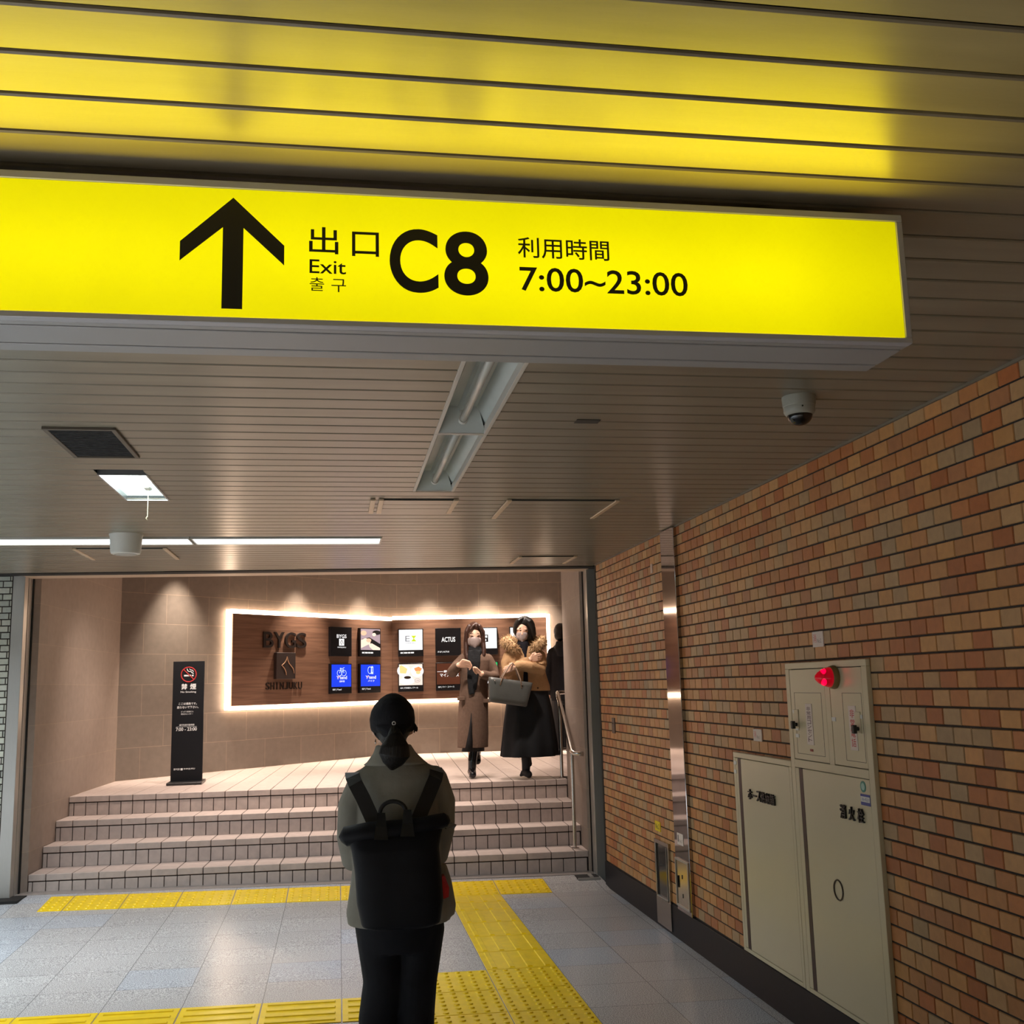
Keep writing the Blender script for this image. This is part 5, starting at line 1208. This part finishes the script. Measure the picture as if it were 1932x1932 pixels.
wear('fur_collar', b, mat('fur_tan', srgb(178, 148, 112), 0.85, 0, 0.2, 0.45, 30), Fm, False)
SOCK = mat('dark_grey_sock', (0.020, 0.020, 0.025, 1), 0.7)
b = MB(); b.capsule([pv(YC, 991, 1420, -.02), pv(YC, 992, 1440, -.02), pv(YC, 992, 1456, -.01)], [0.046, 0.042, 0.038]); b.capsule([pv(YC, 992, 1457, -.0), pv(YC, 994, 1459.5, -.10)], [0.040, 0.034]); b.capsule([pv(YC, 984, 1463, .03), pv(YC, 988, 1459, .02)], [0.014, 0.03]); wear('shoe', fuse(b, 0.005, 2), SOCK, Fm)
b = MB(); b.capsule([pv(YC, 1003, 1406, .08), pv(YC, 1003, 1430, .23)], [0.046, 0.038]); b.capsule([pv(YC, 1004, 1434, .255), pv(YC, 1003, 1443, .15)], [0.038, 0.032]); wear('shoe', fuse(b, 0.005, 2), SOCK, Fm)

# --- grey tote on her forearm
YT_ = 9.84
c0 = pv(YT_, 957.5, 1329)
tb = thing('tote_bag', 'large grey leather tote hanging from the arm of the fur-collared woman', 'bag', c0)
LEG = mat('grey_leather', srgb(84, 86, 84), 0.36, 0, 0.45, 0.06, 12, 0.25, 16)
s_ = (at(967.5, 1300, YT_) - at(957.5, 1300, YT_)).x / 10
rs = []
def trect(hw, hd, z, n=10):
    out = []
    for i in range(40):
        a = 2 * PI * i / 40; c, q_ = math.cos(a), math.sin(a); p_ = 5
        out.append((hw * math.copysign(abs(c) ** (2 / p_), c), hd * math.copysign(abs(q_) ** (2 / p_), q_), z))
    return out
b = MB(); b.rings([trect(33 * s_, .045, 0), trect(36 * s_, .066, .006), trect(37 * s_, .068, .05), trect(39 * s_, .06, .12), trect(41 * s_, .05, .19), trect(41.5 * s_, .046, .228), trect(41.2 * s_, .042, .2285), trect(38 * s_, .036, .17)])
TR = Matrix.Rotation(math.radians(9), 4, 'Y')
def totepart(name, mb, m, sm=True):
    me = mb.mesh(name, sm); me.transform(TR); return put(name, me, m, tb)
totepart('bag_body', b, LEG)
for y_ in (-.052, .05):
    b = MB(); b.tube([(-.10, y_, .165), (-.085, y_ * .9, .245), (-.03, y_ * .4 + .02, .355), (0.0, y_ * .3 + .02, .385), (.03, y_ * .4 + .02, .355), (.085, y_ * .9, .24), (.105, y_, .165)], 0.0065, 10); totepart('handle', b, mat('strap_beige', srgb(150, 126, 108), 0.45))
for x_ in (-.155, -.10, .105):
    b = MB(); b.ball((x_, -.056, .20), 0.006, 10); totepart('stud', b, M_CHROME)

# --- man walking away behind the wall edge
YD = 13.2
Dm = figure('person', 'person in dark hooded jacket walking away, half hidden by the wall edge', 1054, YD)
b = MB(); hc = pv(YD, 1057, 1194)
face(b, hc, 1, math.radians(-35))
b.capsule([hc + Vector((0, 0, -.05)), pv(YD, 1058, 1224)], [0.05, 0.055])
b.loft([rp(YD, 1310, 1044, 1082, .10), rp(YD, 1260, 1042, 1084, .11), rp(YD, 1225, 1042, 1082, .1), rp(YD, 1216, 1050, 1072, .06)])
for q in (1050, 1074):
    b.capsule([pv(YD, q, 1312), pv(YD, q, 1362), pv(YD, q, 1408)], [0.08, 0.055, 0.04]); p = pv(YD, q, 1412); b.capsule([(p.x, YD - .03, ZL + .04), (p.x + .05, YD + .12, ZL + .035)], [0.035, 0.03])
for q, e in ((1040, 1034), (1086, 1092)):
    w_ = pv(YD, e + 2, 1306, .02); b.capsule([pv(YD, q, 1232), pv(YD, e, 1270), w_], [0.045, 0.038, 0.028]); hand(b, w_, (0, .3, -1), (1, 0, 0), (0, 1, .2), 0.4)
wear('body', fuse(b, 0.008, 2), SKIN, Dm)
DK = mat('dark_jacket', (0.008, 0.008, 0.011, 1), 0.75, 0, 0.25, 0.2, 14, 0.3, 14)
b = MB(); b.loft([rp(YD, 1322, 1038, 1088, .15), rp(YD, 1270, 1037, 1088, .15), rp(YD, 1232, 1036, 1088, .14), rp(YD, 1220, 1044, 1080, .12), rp(YD, 1212, 1052, 1070, .08)])
b.capsule([pv(YD, 1043, 1232), pv(YD, 1035, 1270), pv(YD, 1036, 1304, .02)], [0.07, 0.062, 0.052], 14); b.capsule([pv(YD, 1083, 1232), pv(YD, 1091, 1270), pv(YD, 1092, 1304, .02)], [0.07, 0.062, 0.052], 14)
b.loft([rp(YD, 1238, 1048, 1072, .08, -.11), rp(YD, 1222, 1044, 1076, .09, -.08), rp(YD, 1210, 1048, 1072, .07, -.05)])
wear('jacket', fuse(b, 0.008, 3), DK, Dm)
b = MB()
b.loft([rp(YD, 1330, 1046, 1082, .13), rp(YD, 1305, 1044, 1084, .13)])
for q in (1052, 1075): b.capsule([pv(YD, q, 1318), pv(YD, q, 1362), pv(YD, q, 1408)], [0.10, 0.085, 0.075], 14)
wear('trousers', fuse(b, 0.009, 2), M_BLACK, Dm)
for q in (1052, 1075):
    p = pv(YD, q, 1412); b = MB(); b.capsule([(p.x, YD - .05, ZL + .045), (p.x + .05, YD + .14, ZL + .036)], [0.044, 0.035]); wear('shoe', b, M_BLACK, Dm)
b = MB(); b.ball(hc + Vector((0, -.008, .022)), (.084, .102, .102), 24); b.ball(hc + Vector((-.01, -.03, -.03)), (.074, .076, .08), 20); wear('hair', fuse(b, 0.006, 2), HAIRK, Dm)
